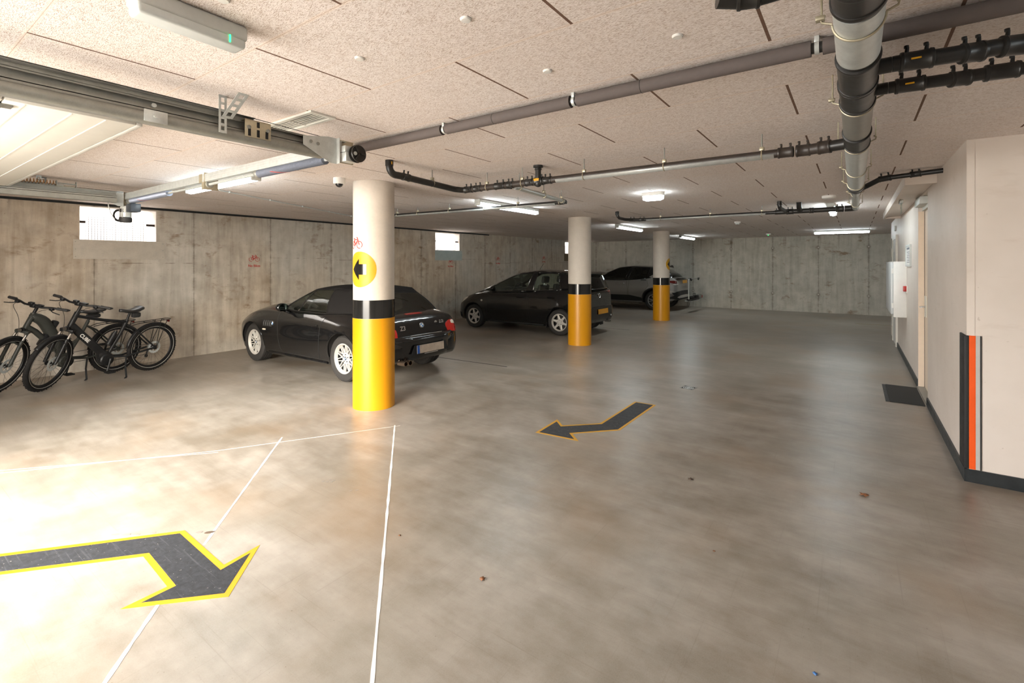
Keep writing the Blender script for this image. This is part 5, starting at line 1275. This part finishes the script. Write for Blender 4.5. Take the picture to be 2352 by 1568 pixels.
for s in (1, -1):
    for nm, dl, hx in (('front_door', [(2.04, .895), (2.06, .50), (1.98, .24), (.86, .25), (.86, .60), (.90, .94)], .98), ('rear_door', [(.82, .955), (.80, .27), (.42, .27), (.22, .50), (.04, .72), (.02, 1.0)], .12)):
        p = part(nm, C.patch(dl, (0, 2 * s, 0), X_, Z_, (0, -s, 0), .0022, 4, .004, False), carblack, t)
        part('door_gap', C.line(dl, .0032, s, .0008), M['dark'], p)
        hz = .815 if hx > .5 else .845
        b = MB(); b.tube([C.side(hx, hz, s, .002), C.side(hx + .02, hz, s, .028), C.side(hx + .16, hz, s, .028), C.side(hx + .18, hz, s, .002)], .012, 8); part('door_handle', b, carblack, p)
    q = C.side(1.96, .935, s); b = MB(); b.sphere(q + V((0, s * .11, .06)), .07, (.75, 1.35, .85), 20, 12); b.tube([q, q + V((0, s * .07, .03))], .022, 8); part('door_mirror', b, carblack, t, split=False)
    for xa, r, zc in AX:
        b = MB(); P = [C.side(xa + (r + .005) * math.cos(PI * (-.02 + 1.04 * k / 28)), max(.2, zc + (r + .005) * math.sin(PI * (-.02 + 1.04 * k / 28))), s, -.005) for k in range(29)]
        b.tube(P, .011, 6); part('arch_lip', b, carblack, t)
    part('head_lamp', C.patch([(2.74, .765), (2.86, .735), (2.98, .68), (3.10, .595), (3.06, .575), (2.92, .63), (2.78, .71)], (0, 2 * s, 0), X_, Z_, (0, -s, 0), .006, 4, .004), lens, t)
    part('tail_lamp', C.patch([(-.24, .955), (-.36, .985), (-.55, .975), (-.585, .90), (-.54, .83), (-.44, .845), (-.34, .91)], (0, 2 * s, 0), X_, Z_, (0, -s, 0), .006, 4, .004), tail, t)['label'] = 'red tail lamp'
    part('side_repeater', C.patch(circ(2.22, .70, .022, 12, 1.3), (0, 2 * s, 0), X_, Z_, (0, -s, 0), .006, 1, .005), lens, t)
    part('sill', C.line([(.42, .205), (1.2, .20), (2.06, .20)], .025, s, -.008), trimblack, t)
    for xa in (0., 2.49): wheel(t, xa, s * .725, s, .293, .190, .193, 'six', alloy)
    part('front_bumper_corner', C.patch(rect(3.0, 3.2, .24, .34), (0, 2 * s, 0), X_, Z_, (0, -s, 0), .01, 2, .006), trimblack, t)
q = C.side(.12, .70, 1, .003); part('fuel_flap', C.patch(circ(-.22, .80, .075, 20), (0, 2, 0), X_, Z_, (0, -1, 0), .003, 2, .003), carblack, t)
b = MB(); b.box((1.80, 0, .93), (.5, 1.25, .12), .04); part('dashboard', b, cabin, t)
part('cabin_floor', MB().bx(-.45, 2.05, -.66, .66, .88, .895), cabin, t)
for s in (.36, -.36): seat(t, .70, s, .86, .26, .44)
for s in (.36, -.36): seat(t, -.12, s, .88, .20, .40)
steering(t, 1.45, .36, .98, .18)
b = MB(); b.box((1.18, 0, 1.31), (.03, .24, .07), .02); b.cyl((1.18, 0, 1.34), (1.26, 0, 1.40), .008, seg=8); part('interior_mirror', b, cabin, t, split=False)
part('roof_spoiler', C.patch([(0, 0), (.1, 0), (.1, .1), (0, .1)], (0, 0, 3), X_, Y_, -Z_, .0, 0, .001, False) if False else MB().prism([(-.50, 1.345), (-.58, 1.385), (-.40, 1.432), (-.34, 1.43)], (0, -.50, 0), X_, Z_, Y_ * 1.0), carblack, t)
# rear
part('rear_bumper', C.patch([(-.66, .30), (.66, .30), (.70, .46), (.66, .62), (-.66, .62), (-.70, .46)], (-2, 0, 0), Y_, Z_, X_, .028, 4, .012), carblack, t)
plate(t, (-.672, -.06, .52), (-1, 0, .05), .52, .11, pm('yellow number plate', (.72, .33, .02), .4, var=.05), False)
part('tailgate', C.patch([(-.60, .64), (.60, .64), (.58, .96), (-.58, .96)], (-2, 0, 0), Y_, Z_, X_, .004, 4, .004, False), carblack, t)
q = C.hit((-2, 0, .88), (1, 0, 0))[0]
b = MB(); b.tube([q + V((-.012, .062 * math.cos(a), .046 * math.sin(a))) for a in [2 * PI * i / 24 for i in range(24)]], .006, 6, closed=True); b.tube([q + V((-.012, y, z)) for y, z in ((.055, .018), (.02, .014), (0, -.012), (-.02, .014), (-.055, .018))], .005, 6); part('badge', b, M['chrome'], t, split=False)
b = MB(); b.lathe([(.0, 0), (.018, .002), (.018, .02), (.0, .022)], (-.66, -.50, .40), -X_, 16); part('rear_reflector', b, M['lampbody'], t)
part('aerial', MB().tube([(1.02, 0, 1.46), (.96, 0, 1.55), (.90, 0, 1.62)], .004, 6), M['dark'], t)
part('tow_cover', C.patch(rect(-.60, -.50, .36, .42), (-2, 0, 0), Y_, Z_, X_, .034, 1, .004), trimblack, t)
part('exhaust_pipe', MB().lathe([(.022, 0), (.027, 0), (.027, .14), (.022, .14)], (-.68, -.45, .26), X_, 18, closed=True), M['galvdull'], t)
part('mud_flap', MB().bx(-.33, -.32, -.80, -.62, .12, .30), M['rubber'], t)
part('mud_flap', MB().bx(.34, .35, .62, .80, .15, .28), M['rubber'], t)

# ---------- grey crossover with black roof
t = thing('crossover_car', 'grey crossover car with a black roof, parked farthest back along the end wall', 'car', (-5.68, 17.36, 0), PI)
T = dict(hw=[(-.76, .62), (-.74, .70), (-.66, .79), (-.38, .86), (0, .885), (1.3, .865), (2.64, .88), (3.0, .84), (3.25, .74), (3.42, .58), (3.52, .38)],
         zb=[(-.76, .42), (-.55, .32), (0, .26), (1.3, .23), (2.7, .23), (3.3, .25), (3.52, .36)],
         zt=[(-.76, .74), (-.74, .94), (-.67, 1.05), (-.50, 1.11), (-.2, 1.12), (.4, 1.07), (1.1, 1.02), (2.0, 1.0), (2.5, .99), (2.9, .94), (3.2, .85), (3.42, .70), (3.52, .55)],
         cr=[(-.76, .01), (-.4, .03), (1.0, .03), (2.1, .05), (2.8, .05), (3.4, .03), (3.52, .01)],
         wt=[(-.76, .93), (-.3, .84), (1.2, .89), (2.2, .88), (2.8, .86), (3.52, .8)], mid=.50, sh=.76,
         flare=((0, .06, .46, .72, .24), (2.64, .045, .44, .66, .22)), crest=((-.1, .02, .4),))
C = Car(T); AX = ((0., .395, .345), (2.64, .395, .345))
C.build('body_shell', silver, t, AX)
roofblack = carpaint('black roof paint', (.007, .007, .0075))
C.greenhouse(t, [(2.50, .69, .985), (2.38, .705, .987), (1.12, .765, 1.02), (1.00, .767, 1.025), (.36, .755, 1.065), (-.15, .72, 1.11), (-.56, .64, 1.105)],
             [(1.42, .575, 1.465), (1.36, .58, 1.473), (.92, .60, 1.515), (.80, .60, 1.515), (.22, .59, 1.49), (-.18, .57, 1.40), (-.50, .50, 1.22)],
             'PGPGPP', roofblack, glassdk, .045, .28, .12, True, 'roof', frame=.07)
for s in (1, -1):
    for nm, dl, hx, hz in (('front_door', [(2.12, .985), (2.14, .60), (2.05, .33), (.98, .34), (.98, .70), (1.02, 1.01)], 1.10, .905), ('rear_door', [(.94, 1.02), (.94, .35), (.50, .36), (.36, .62), (.20, .86), (.28, 1.06)], .30, 1.03)):
        p = part(nm, C.patch(dl, (0, 2 * s, 0), X_, Z_, (0, -s, 0), .0022, 4, .004, False), silver, t); part('door_gap', C.line(dl, .0035, s, .0008), M['dark'], p)
        b = MB(); b.tube([C.side(hx, hz, s, .002), C.side(hx + .02, hz, s, .028), C.side(hx + .17, hz, s, .028), C.side(hx + .19, hz, s, .002)], .012, 8); part('door_handle', b, silver if hx > 1 else trimblack, p)
    part('lower_cladding', C.patch([(.40, .30), (2.24, .30), (2.20, .40), (1.6, .50), (.9, .50), (.46, .42)], (0, 2 * s, 0), X_, Z_, (0, -s, 0), .008, 4, .006, False), trimblack, t)
    for xa, r, zc in AX:
        b = MB(); rows = []
        for k in range(33):
            a = PI * (-.08 + 1.16 * k / 32); rows.append([C.side(xa + q * math.cos(a), max(.27, zc + q * math.sin(a)), s, o_) for q, o_ in ((r - .004, -.02), (r + .002, .014), (r + .045, .014), (r + .052, -.004))])
        b.grid(rows); part('arch_cladding', b, trimblack, t, fixn=True)
    q = C.side(2.02, 1.02, s); b = MB(); b.sphere(q + V((0, s * .13, .05)), .075, (.75, 1.35, .85), 20, 12); b.tube([q, q + V((0, s * .07, .02))], .022, 8); part('door_mirror', b, roofblack, t, split=False)
    part('rear_quarter_panel', C.patch([(.0, 0), (.1, 0), (.1, .1)], (0, 2 * s, 0), X_, Z_, (0, -s, 0), .0, 0, .001, False) if False else MB().prism([(.34, 1.075), (-.16, 1.12), (-.32, 1.12), (-.25, 1.20), (-.02, 1.23), (.10, 1.22)], (0, s * .735, 0), X_, Z_, Y_ * (s * .012)), silver, t)
    part('tail_lamp', C.patch([(-.10, .95), (.02, .935), (.20, .985), (.22, 1.01), (.04, 1.03), (-.08, 1.02)], V((-.63, s * .74, 0)) + V((-1, s * 1.1, 0)), V((1, s * .8, 0)).normalized(), Z_, V((1, -s * 1.1, 0)), .012, 3, .006), pm('dark red lens', (.11, .006, .005), .15, coat=1.0), t)['label'] = 'red tail lamp'
    part('lamp_bezel', C.patch([(-.16, .895), (-.02, .885), (.04, .90), (.0, .915), (-.14, .93)], V((-.63, s * .74, 0)) + V((-1, s * 1.1, 0)), V((1, s * .8, 0)).normalized(), Z_, V((1, -s * 1.1, 0)), .018, 2, .006), alloy, t)
    part('bumper_corner_trim', C.patch([(-.16, .50), (.02, .56), (.30, .66), (.30, .72), (.02, .66), (-.18, .58)], V((-.67, s * .76, 0)) + V((-1, s * 1.0, 0)), V((1, s * .8, 0)).normalized(), Z_, V((1, -s * 1.0, 0)), .02, 3, .008), alloy, t)['label'] = 'bright silver bumper trim'
    for xa in (0., 2.64): wheel(t, xa, s * .775, s, .337, .215, .225, 'twin', pm('dark machined alloy', (.34, .34, .34), .37, .6, .05))
    part('front_lamp', C.patch([(.0, .72), (.3, .82), (.3, .88), (.0, .80)], V((3.30, s * .6, 0)) + V((1, s, 0)), V((-1, s * .8, 0)).normalized(), Z_, V((-1, -s, 0)), .004, 2, .004), lens, t)
part('lip_spoiler', MB().prism([(-.60, 1.085), (-.765, 1.125), (-.755, 1.14), (-.52, 1.125)], (0, -.58, 0), X_, Z_, Y_ * 1.16), silver, t)
part('roof_fin', MB().prism([(-.20, 1.50), (-.42, 1.47), (-.38, 1.56), (-.34, 1.56)], (0, -.012, 0), X_, Z_, Y_ * .024), roofblack, t)
part('rear_bumper', C.patch([(-.72, .40), (.72, .40), (.76, .52), (.70, .66), (-.70, .66), (-.76, .52)], (-2, 0, 0), Y_, Z_, X_, .035, 4, .012), trimblack, t)
part('bumper_trim', C.patch([(-.60, .44), (.60, .44), (.50, .52), (-.50, .52)], (-2, 0, 0), Y_, Z_, X_, .042, 3, .006), alloy, t)
plate(t, (-.795, -.02, .985), (-1, 0, .05), .52, .11, pm('yellow number plate', (.72, .33, .02), .4, var=.05), False)
b = MB(); b.box((1.9, 0, 1.02), (.45, 1.3, .10), .04); part('dashboard', b, cabin, t)
for s in (.37, -.37): seat(t, .85, s, .95, .24, .44)
part('cabin_floor', MB().bx(-.5, 2.2, -.68, .68, .98, .99), cabin, t)

# ---------- tow bar bicycle carrier behind the grey car
t = thing('bicycle_carrier', 'folded tow-bar bicycle carrier with an upright arm behind the grey car', 'bicycle carrier', (-4.46, 17.0, .42)); x = -4.46
part('upright_arm', MB().tube([(x, 16.32, .44), (x, 16.30, 1.04), (x, 16.32, 1.085), (x, 16.37, 1.10)], .020, 12), M['galv'], t, True)
part('cross_arm', MB().cyl((x, 16.36, 1.10), (x, 17.50, 1.10), .012, seg=10), M['galvdull'], t, True)
b = MB(); b.box((x, 16.46, 1.10), (.06, .16, .07), .012); b.tube(arc_pts((x, 16.62, 1.09), .05, -PI * .95, .1, 10, Y_, Z_), .014, 8); part('frame_clamp', b, M['rubber'], t, True, split=False)
b = MB(); b.tube(arc_pts((x, 17.52, 1.12), .065, -PI * 1.0, .15, 10, Y_, Z_), .016, 8); b.box((x, 17.46, 1.10), (.05, .06, .05), .01); part('frame_clamp', b, M['rubber'], t, True, split=False)
b = MB(); b.box((x, 16.85, .42), (.16, 1.0, .07), .015); b.box((x + .04, 16.55, .50), (.10, .30, .07), .02); b.box((x, 17.2, .49), (.12, .28, .08), .02); part('carrier_base', b, M['rubber'], t, True, split=False)
b = MB(); b.tube([(x - .12, 16.30, .38), (x + .06, 16.5, .365), (x + .06, 17.5, .36), (x, 17.75, .40)], .012, 8); part('wheel_rail', b, M['galv'], t, True)
b = MB(); b.box((x, 17.62, .47), (.14, .20, .16), .03); part('lamp_unit', b, M['galvdull'], t, True); part('tail_lamp', MB().box((x + .02, 17.80, .46), (.10, .10, .10), .02), tail, t, True)
b = MB()
for y, z, r in ((16.95, .53, .09), (17.10, .52, .08)): b.tube(arc_pts((x, y, z), r, -.2, PI + .2, 14, Y_, Z_), .009, 6)
part('folded_strap', b, M['rubber'], t, True, split=False)
part('tow_neck', MB().tube([(-4.56, 17.34, .40), (-4.50, 17.2, .38), (x, 17.1, .40)], .025, 10), M['rubber'], t, True)
part('light_cable', MB().tube([(x, 16.35, .38)] + arc_pts((x, 16.30, .30), .10, .9, PI * 2.1, 12, Y_, Z_), .005, 6), M['rubber'], t, True)
# ------------------------------------------------------------------ e-bikes
bk = pm('matt black frame paint', (.010, .010, .0105), .42, var=.15, spec=.3); olive = pm('dark olive grey frame paint', (.034, .035, .030), .5, var=.12, spec=.3); rub = pm('bike tyre rubber', (.015, .0135, .013), .85, var=.25, scale=60, spec=.2)
refl = pm('reflective tyre stripe', (.62, .60, .55), .35); spk = pm('dark spoke steel', (.10, .10, .10), .35, .8)
def bike(label, rear, rz, lean, steer, fmat, step, group):
    t = thing('bicycle', label, 'bicycle', rear, rz, group); t.rotation_euler = (lean, 0, rz)
    R = .36; ra = V((0, 0, R)); fa = V((1.285, 0, R)); bb = V((.62, 0, .30)); hb = V((1.085, 0, .80)); hd = V((-.12, 0, .286)).normalized(); ht = hb + hd * .20
    F = Matrix.Translation(hb) @ Matrix.Rotation(steer, 4, hd) @ Matrix.Translation(-hb)
    def wheel_(name, c, Mx):
        def go(b, nm, m, par): 
            if Mx is not None: b.xf(Mx)
            return part(nm, b, m, par, split=False)
        b = MB(); b.lathe([(R - .036 + .027 * math.cos(a) * 1.0 + .009, .026 * math.sin(a)) for a in [2 * PI * i / 16 for i in range(16)]], c, Y_, 64, closed=True)
        for k in range(64):
            a = 2 * PI * k / 64
            for y in (-.012, .012): b.box(c + V((math.cos(a) * (R - .0052), y + (.004 if k % 2 else -.004), math.sin(a) * (R - .0052))), (.010, .010, .0095), M=Matrix.Rotation(-a, 4, 'Y'))
        w = go(b, name, rub, t)
        b = MB()
        for s in (-1, 1): b.lathe([(R - .050, s * .0245), (R - .0465, s * .0252), (R - .0465, s * .0258), (R - .050, s * .0251)], c, Y_, 64, closed=True)
        go(b, 'reflective_stripe', refl, w)
        b = MB(); b.lathe([(R - .078, -.011), (R - .055, -.013), (R - .055, .013), (R - .078, .011), (R - .084, 0)], c, Y_, 64, closed=True); go(b, 'rim', bk, w)
        b = MB(); n = 28
        for k in range(n):
            a = 2 * PI * k / n; s = -1 if k % 2 else 1; a2 = a + (.75 if (k // 2) % 2 else -.75)
            b.cyl(c + V((math.cos(a) * (R - .08), 0, math.sin(a) * (R - .08))), c + V((math.cos(a2) * .026, s * .028, math.sin(a2) * .026)), .0013, seg=4)
        go(b, 'spoke', spk, w)
        b = MB(); b.lathe([(.012, -.05), (.030, -.032), (.030, -.026), (.018, -.02), (.018, .02), (.030, .026), (.030, .032), (.012, .05)], c, Y_, 16); go(b, 'hub', bk, w)
        b = MB(); b.lathe([(.060, .040), (.088, .040), (.088, .043), (.060, .043)], c, Y_, 32, closed=True)
        for k in range(5):
            a = 2 * PI * k / 5; b.box(c + V((math.cos(a) * .045, .0415, math.sin(a) * .045)), (.05, .003, .012), M=Matrix.Rotation(-a, 4, 'Y'))
        for k in range(20):
            a = 2 * PI * k / 20; b.box(c + V((math.cos(a) * .088, .0415, math.sin(a) * .088)), (.008, .003, .016), M=Matrix.Rotation(-a + .5, 4, 'Y'))
        go(b, 'brake_disc', M['galv'], w)
        return w
    rw = wheel_('rear_wheel', ra, None); fw = wheel_('front_wheel', fa, F)
    b = MB(); 
    for k, r in enumerate((.055, .045, .035, .026)): b.lathe([(r - .012, -.026 - .006 * k * -1 - .012), (r, -.026 + .006 * k - .012), (r, -.023 + .006 * k - .012), (r - .012, -.023 + .006 * k - .012)], ra, Y_, 20, closed=True)
    part('cassette', b, M['galvdull'], rw, split=False)
    # frame
    b = MB()
    def oval(p0, p1, a0, a1, wd):      # flat-sided thick tube
        p0, p1 = V(p0), V(p1); d = (p1 - p0).normalized(); n = Y_.cross(d); rows = []
        for k in range(7):
            q = k / 6; p = p0.lerp(p1, q); a = a0 + (a1 - a0) * q
            rows.append([p + n * (a * math.copysign(abs(math.cos(u)) ** .6, math.cos(u))) + Y_ * (wd * math.copysign(abs(math.sin(u)) ** .6, math.sin(u))) for u in [2 * PI * i / 16 for i in range(16)]])
        vs = b.grid(rows, True); b.bm.faces.new(vs[0][::-1]); b.bm.faces.new(vs[-1])
    b.cyl(hb - hd * .01, ht, .030, seg=18)
    st = V((.385, 0, .815)); bq = bb + V((0, 0, .03))
    if not step:
        oval(hb + V((-.01, 0, .02)), bb + V((.05, 0, .06)), .045, .050, .036)
        b.tube([ht - hd * .05, (.70, 0, .845), st - V((-.01, 0, .03))], .021, 12)
    else:
        P = [hb + hd * .14, V((1.0, 0, .93)), V((.90, 0, .86)), V((.80, 0, .68)), V((.72, 0, .50)), bb + V((.07, 0, .08))]
        pts = catmull([tuple(p) for p in P], 4); n_ = len(pts); b.tube(pts, [.040 + .028 * math.sin(PI * i / (n_ - 1)) for i in range(n_)], 14)
        b.tube([hb + hd * .02, V((.98, 0, .74)), V((.86, 0, .60)), V((.76, 0, .46))], .034, 12)
        b.tube([(.44, 0, .62), (.56, 0, .52), (.66, 0, .44)], .018, 10)
    b.tube([st, (.47, 0, .62), bq], .023 if not step else .021, 14)
    for s in (-1, 1):
        b.tube([bb + V((-.03, s * .03, .02)), (.40, s * .055, .295), (.16, s * .062, .335), ra + V((0, s * .062, 0))], .0145, 8)
        b.tube([st + V((.01, s * .02, -.07)), (.30, s * .045, .68), (.12, s * .060, .48), ra + V((0, s * .062, 0))], .0115, 8)
        b.box(ra + V((0, s * .062, 0)), (.05, .008, .06), .004)
    b.tube([st + V((0, -.03, -.08)), st + V((0, .03, -.08))], .012, 8)
    fr = part('frame', b, fmat, t, split=False)
    if not step:
        me = text_mesh('CUBE', .062, .0006, True); b = MB().mesh(me); d = (bb + V((.05, 0, .06)) - hb).normalized(); up = Y_.cross(d) * -1
        if up.z < 0: up = -up
        c = hb.lerp(bb, .34) + V((0, .0375, 0)); ux = d * -1 if d.x > 0 else d
        ux = d; nrm = ux.cross(up)
        if nrm.y < 0: ux = -ux; nrm = ux.cross(up)
        # reading direction runs down the tube, as on the bike
        ux = d; up2 = Y_.cross(ux)
        b.xf(Matrix(((ux.x, up2.x, 0, c.x), (0, 0, 1, c.y), (ux.z, up2.z, 0, c.z), (0, 0, 0, 1)))); part('lettering', b, pm('silver decal', (.72, .70, .66), .4), fr, split=False)['label'] = 'silver brand lettering on the down tube'
    # motor, battery
    b = MB(); b.lathe([(.0, -.06), (.075, -.058), (.088, -.045), (.088, .045), (.075, .058), (.0, .06)], bb + V((.02, 0, -.01)), Y_, 24); b.box(bb + V((.06, 0, .05)), (.13, .085, .12), .03); part('motor', b, bk if not step else olive, t, split=False)
    if step:
        b = MB(); b.box((.845, 0, .70), (.075, .082, .36), .025, Matrix.Rotation(-.48, 4, 'Y') @ Matrix.Rotation(PI, 4, 'Z')); part('battery', b, bk, t)
    # cranks and pedals
    for s, a in ((1, -1.35), (-1, -1.35 + PI)):
        d = V((math.cos(a), 0, math.sin(a))); e = bb + Y_ * (s * .085) + d * .172
        b = MB(); b.tube([bb + Y_ * (s * .06), bb + Y_ * (s * .082), bb + Y_ * (s * .083) + d * .05, e], [.016, .018, .013, .012], 8); c = part('crank', b, bk, t)
        b = MB()
        for q in (-.042, .042): b.box(e + V((q, s * .055, 0)), (.012, .09, .018), .003)
        for q in (.012, .055, .098): b.box(e + V((0, s * q, 0)), (.09, .012, .016), .003)
        part('pedal', b, bk, t, split=False)
    b = MB(); b.lathe([(.055, -.066), (.072, -.066), (.072, -.070), (.055, -.070)], bb, Y_, 32, closed=True); part('chain_ring', b, spk, t)
    b = MB(); b.tube([bb + V((0, -.068, .07)), ra + V((.0, -.03, .045))], .004, 5); b.tube([bb + V((0, -.068, -.07)), ra + V((.05, -.035, -.11)), ra + V((.03, -.035, -.06))], .004, 5); part('chain', b, spk, t, split=False)
    b = MB(); b.tube([ra + V((.0, -.05, -.02)), ra + V((.03, -.05, -.07)), ra + V((.05, -.05, -.14))], .012, 8); b.lathe([(0, -.006), (.022, -.006), (.022, .006), (0, .006)], ra + V((.05, -.045, -.14)), Y_, 12); part('derailleur', b, bk, t, split=False)
    # saddle
    sx = .345; sz = .955
    part('seat_post', MB().cyl(st - V((-.012, 0, .03)), (sx + .01, 0, sz - .035), .0155, seg=14), bk, t)
    b = MB(); rows = []
    for k in range(13):
        q = k / 12; xx = sx - .135 + .29 * q; wd = (.082 * (1 - q) ** .55 * (1 if q > .06 else .8) + .018) if q < 1 else .012; zz = sz + .012 * math.cos(2 * PI * q) + (.012 if q < .15 else 0) - .012 * q
        rows.append([V((xx, wd * math.cos(u), zz + (.026 * math.sin(u) if math.sin(u) > 0 else .038 * math.sin(u) * (1.1 - .6 * q)))) for u in [2 * PI * i / 16 for i in range(16)]])
    vs = b.grid(rows, True); b.bm.faces.new(vs[0][::-1]); b.bm.faces.new(vs[-1]); sd = part('saddle', b, pm('black saddle vinyl', (.016, .016, .016), .35), t)
    b = MB()
    for s in (-1, 1): b.tube([(sx - .10, s * .022, sz - .015), (sx - .04, s * .022, sz - .035), (sx + .05, s * .022, sz - .035), (sx + .12, s * .012, sz - .012)], .0035, 6)
    part('saddle_rail', b, spk, sd, split=False)
    b = MB(); b.box((sx - .075, 0, sz - .082), (.11, .07, .075), .022) if not step else b.box((sx - .02, 0, sz - .075), (.17, .07, .06), .025); part('saddle_bag', b, pm('black bag cloth', (.014, .014, .014), .8), t)
    # rear mudguard, rack
    def guard(c, a0, a1, r, Mx, nm):
        b = MB(); n = 22; rows = []
        for k in range(n + 1):
            a = a0 + (a1 - a0) * k / n; rows.append([c + V((math.cos(a) * (r - .006 * abs(q) ** 2 * 3), .030 * q, math.sin(a) * (r - .006 * abs(q) ** 2 * 3))) for q in (-1, -.6, 0, .6, 1)])
        b.grid(rows)
        if Mx is not None: b.xf(Mx)
        o = part(nm, b, bk, t, fixn=False); m_ = o.modifiers.new('s', 'SOLIDIFY'); m_.thickness = .002; return o
    guard(ra, .10, 2.75, R + .016, None, 'rear_mudguard')
    b = MB()
    for s in (-1, 1):
        b.tube([(.33, s * .03, .73), (.24, s * .05, .752), (-.20, s * .055, .765)], .0055, 7); b.tube([(-.06, s * .058, .757), ra + V((-.01, s * .07, .02))], .005, 6); b.tube([(-.16, s * .056, .762), ra + V((-.02, s * .07, .02))], .005, 6)
    b.tube([(-.20, -.055, .765), (-.235, -.03, .766), (-.235, .03, .766), (-.20, .055, .765)], .0055, 7)
    for x in (-.15, .0, .15): b.tube([(x, -.053, .758), (x, .053, .758)], .004, 6)
    b.box((-.02, 0, .75), (.34, .012, .004)); part('rack', b, bk, t, split=False)
    part('tail_lamp', MB().box((-.215, 0, .735), (.02, .05, .03), .004), pm('dark red lens', (.16, .008, .006), .15), t)
    # front end: fork, mudguard, bars, all turned with the steering
    b = MB(); cr = hb - hd * .045; off = V((.045, 0, .018))
    for s in (-1, 1):
        b.tube([cr + V((.012, s * .062, 0)), cr + V((.03, s * .062, 0)) - hd * .13], .015, 10)
        b.tube([cr + V((.03, s * .062, 0)) - hd * .11, fa + V((-.02, s * .062, .03)), fa + V((0, s * .062, 0))], [.021, .020, .014], 10)
    b.box(cr + V((.01, 0, .005)), (.055, .16, .035), .012); b.cyl(hb - hd * .05, ht + hd * .05, .016, seg=12)
    b.tube([cr + V((.05, -.062, 0)) - hd * .15, cr + V((.115, -.04, 0)) - hd * .105, cr + V((.115, .04, 0)) - hd * .105, cr + V((.05, .062, 0)) - hd * .15], .011, 8)
    b.xf(F); fk = part('fork', b, bk if not step else olive, t, split=False)
    b = MB()
    for s in (-1, 1): b.cyl(cr + V((.018, s * .062, 0)) - hd * .03, cr + V((.027, s * .062, 0)) - hd * .10, .0158, seg=12)
    b.xf(F); part('stanchion', b, M['chrome'], fk)
    guard(fa, .75, 2.35, R + .016, F, 'front_mudguard')
    b = MB(); b.lathe([(0, 0), (.026, 0), (.028, .03), (.020, .05), (0, .05)], hb + V((.075, 0, -.01)), V((-1, 0, .05)), 18); b.xf(F); hl_ = part('head_light', b, bk, t)
    b = MB(); b.lathe([(0, 0), (.024, 0), (.024, .003), (0, .003)], hb + V((.078, 0, -.01)), X_, 18); b.xf(F); part('light_lens', b, M['chrome'], hl_)
    top = ht + hd * (.10 if not step else .085); ce_ = top + V((.07, 0, .03))
    b = MB(); b.tube([ht, top, top + V((.03, 0, .02)), ce_], .019, 12); b.box(ce_, (.05, .06, .05), .012); b.xf(F); part('stem', b, bk, t, split=False)
    W = .335; b = MB(); b.tube([ce_ + V((-.075, -W, .010)), ce_ + V((-.03, -W * .55, .012)), ce_ + V((0, -.10, 0)), ce_ + V((0, .10, 0)), ce_ + V((-.03, W * .55, .012)), ce_ + V((-.075, W, .010))], .0135, 10); b.xf(F); hbz = part('handlebar', b, bk, t)
    for s in (-1, 1):
        b = MB(); g0 = ce_ + V((-.052, s * W * .72, .012)); g1 = ce_ + V((-.078, s * W * 1.04, .010)); b.tube([g0, g0.lerp(g1, .5), g1], [.019, .017, .019], 12); b.box(g1 + V((-.025, -s * .03, -.006)), (.05, .07, .022), .010); b.xf(F); part('grip', b, M['rubber'], hbz, split=False)
        b = MB(); l0 = ce_ + V((-.035, s * W * .60, .008)); b.box(l0 + V((.012, 0, -.008)), (.05, .045, .035), .01); b.tube([l0 + V((.035, s * .0, -.015)), l0 + V((.055, s * .05, -.03)), l0 + V((.045, s * .125, -.045))], .006, 6); b.xf(F); part('brake_lever', b, bk, hbz, split=False)
        b = MB(); l1 = l0 + V((.04, -s * .02, -.01)); P = [l1, l1 + V((.09, -s * .03, -.02)), l1 + V((.10, -s * .12, -.14)), hb + V((.06, s * .03, .02)), hb + V((.03, s * .045, -.12))]; b.tube(catmull([tuple(p) for p in P], 6), .0028, 5); b.xf(F); part('brake_cable', b, M['dark'], t)
    b = MB(); b.box(ce_ + V((.0, .075, .022)), (.055, .07, .02), .006); b.box(ce_ + V((.01, -.02, .030)), (.05, .055, .03), .008); b.xf(F); part('display', b, bk, hbz, split=False)
    # stand
    b = MB(); b.tube([(.40, .055, .29), (.44, .11, .16), (.47, .19, .030)], .011, 8); b.tube([(.47, .19, .034), (.50, .20, .012)], .012, 8)
    part('kick_stand', b, bk, t, split=False)
    if not step:
        b = MB(); d = (bq - st).normalized(); c0 = st.lerp(bq, .40) + V((.06, 0, .02)); b.cyl(c0, c0 + d * .17, .034, seg=16); b.cyl(c0 - d * .03, c0, .024, seg=14); bt = part('drink_bottle', b, bk, t, split=False)
    return t
bd = math.atan2(-.954, .30)
bike('dark e-bike nearest the camera, with silver lettering on its straight down tube', (-8.735, 2.775, .0), bd, -.10, .48, bk, False, 'two parked electric bicycles')
bike('dark olive step-through e-bike behind, closest to the left wall', (-9.03, 2.41, .0), bd, -.10, .48, olive, True, 'two parked electric bicycles')
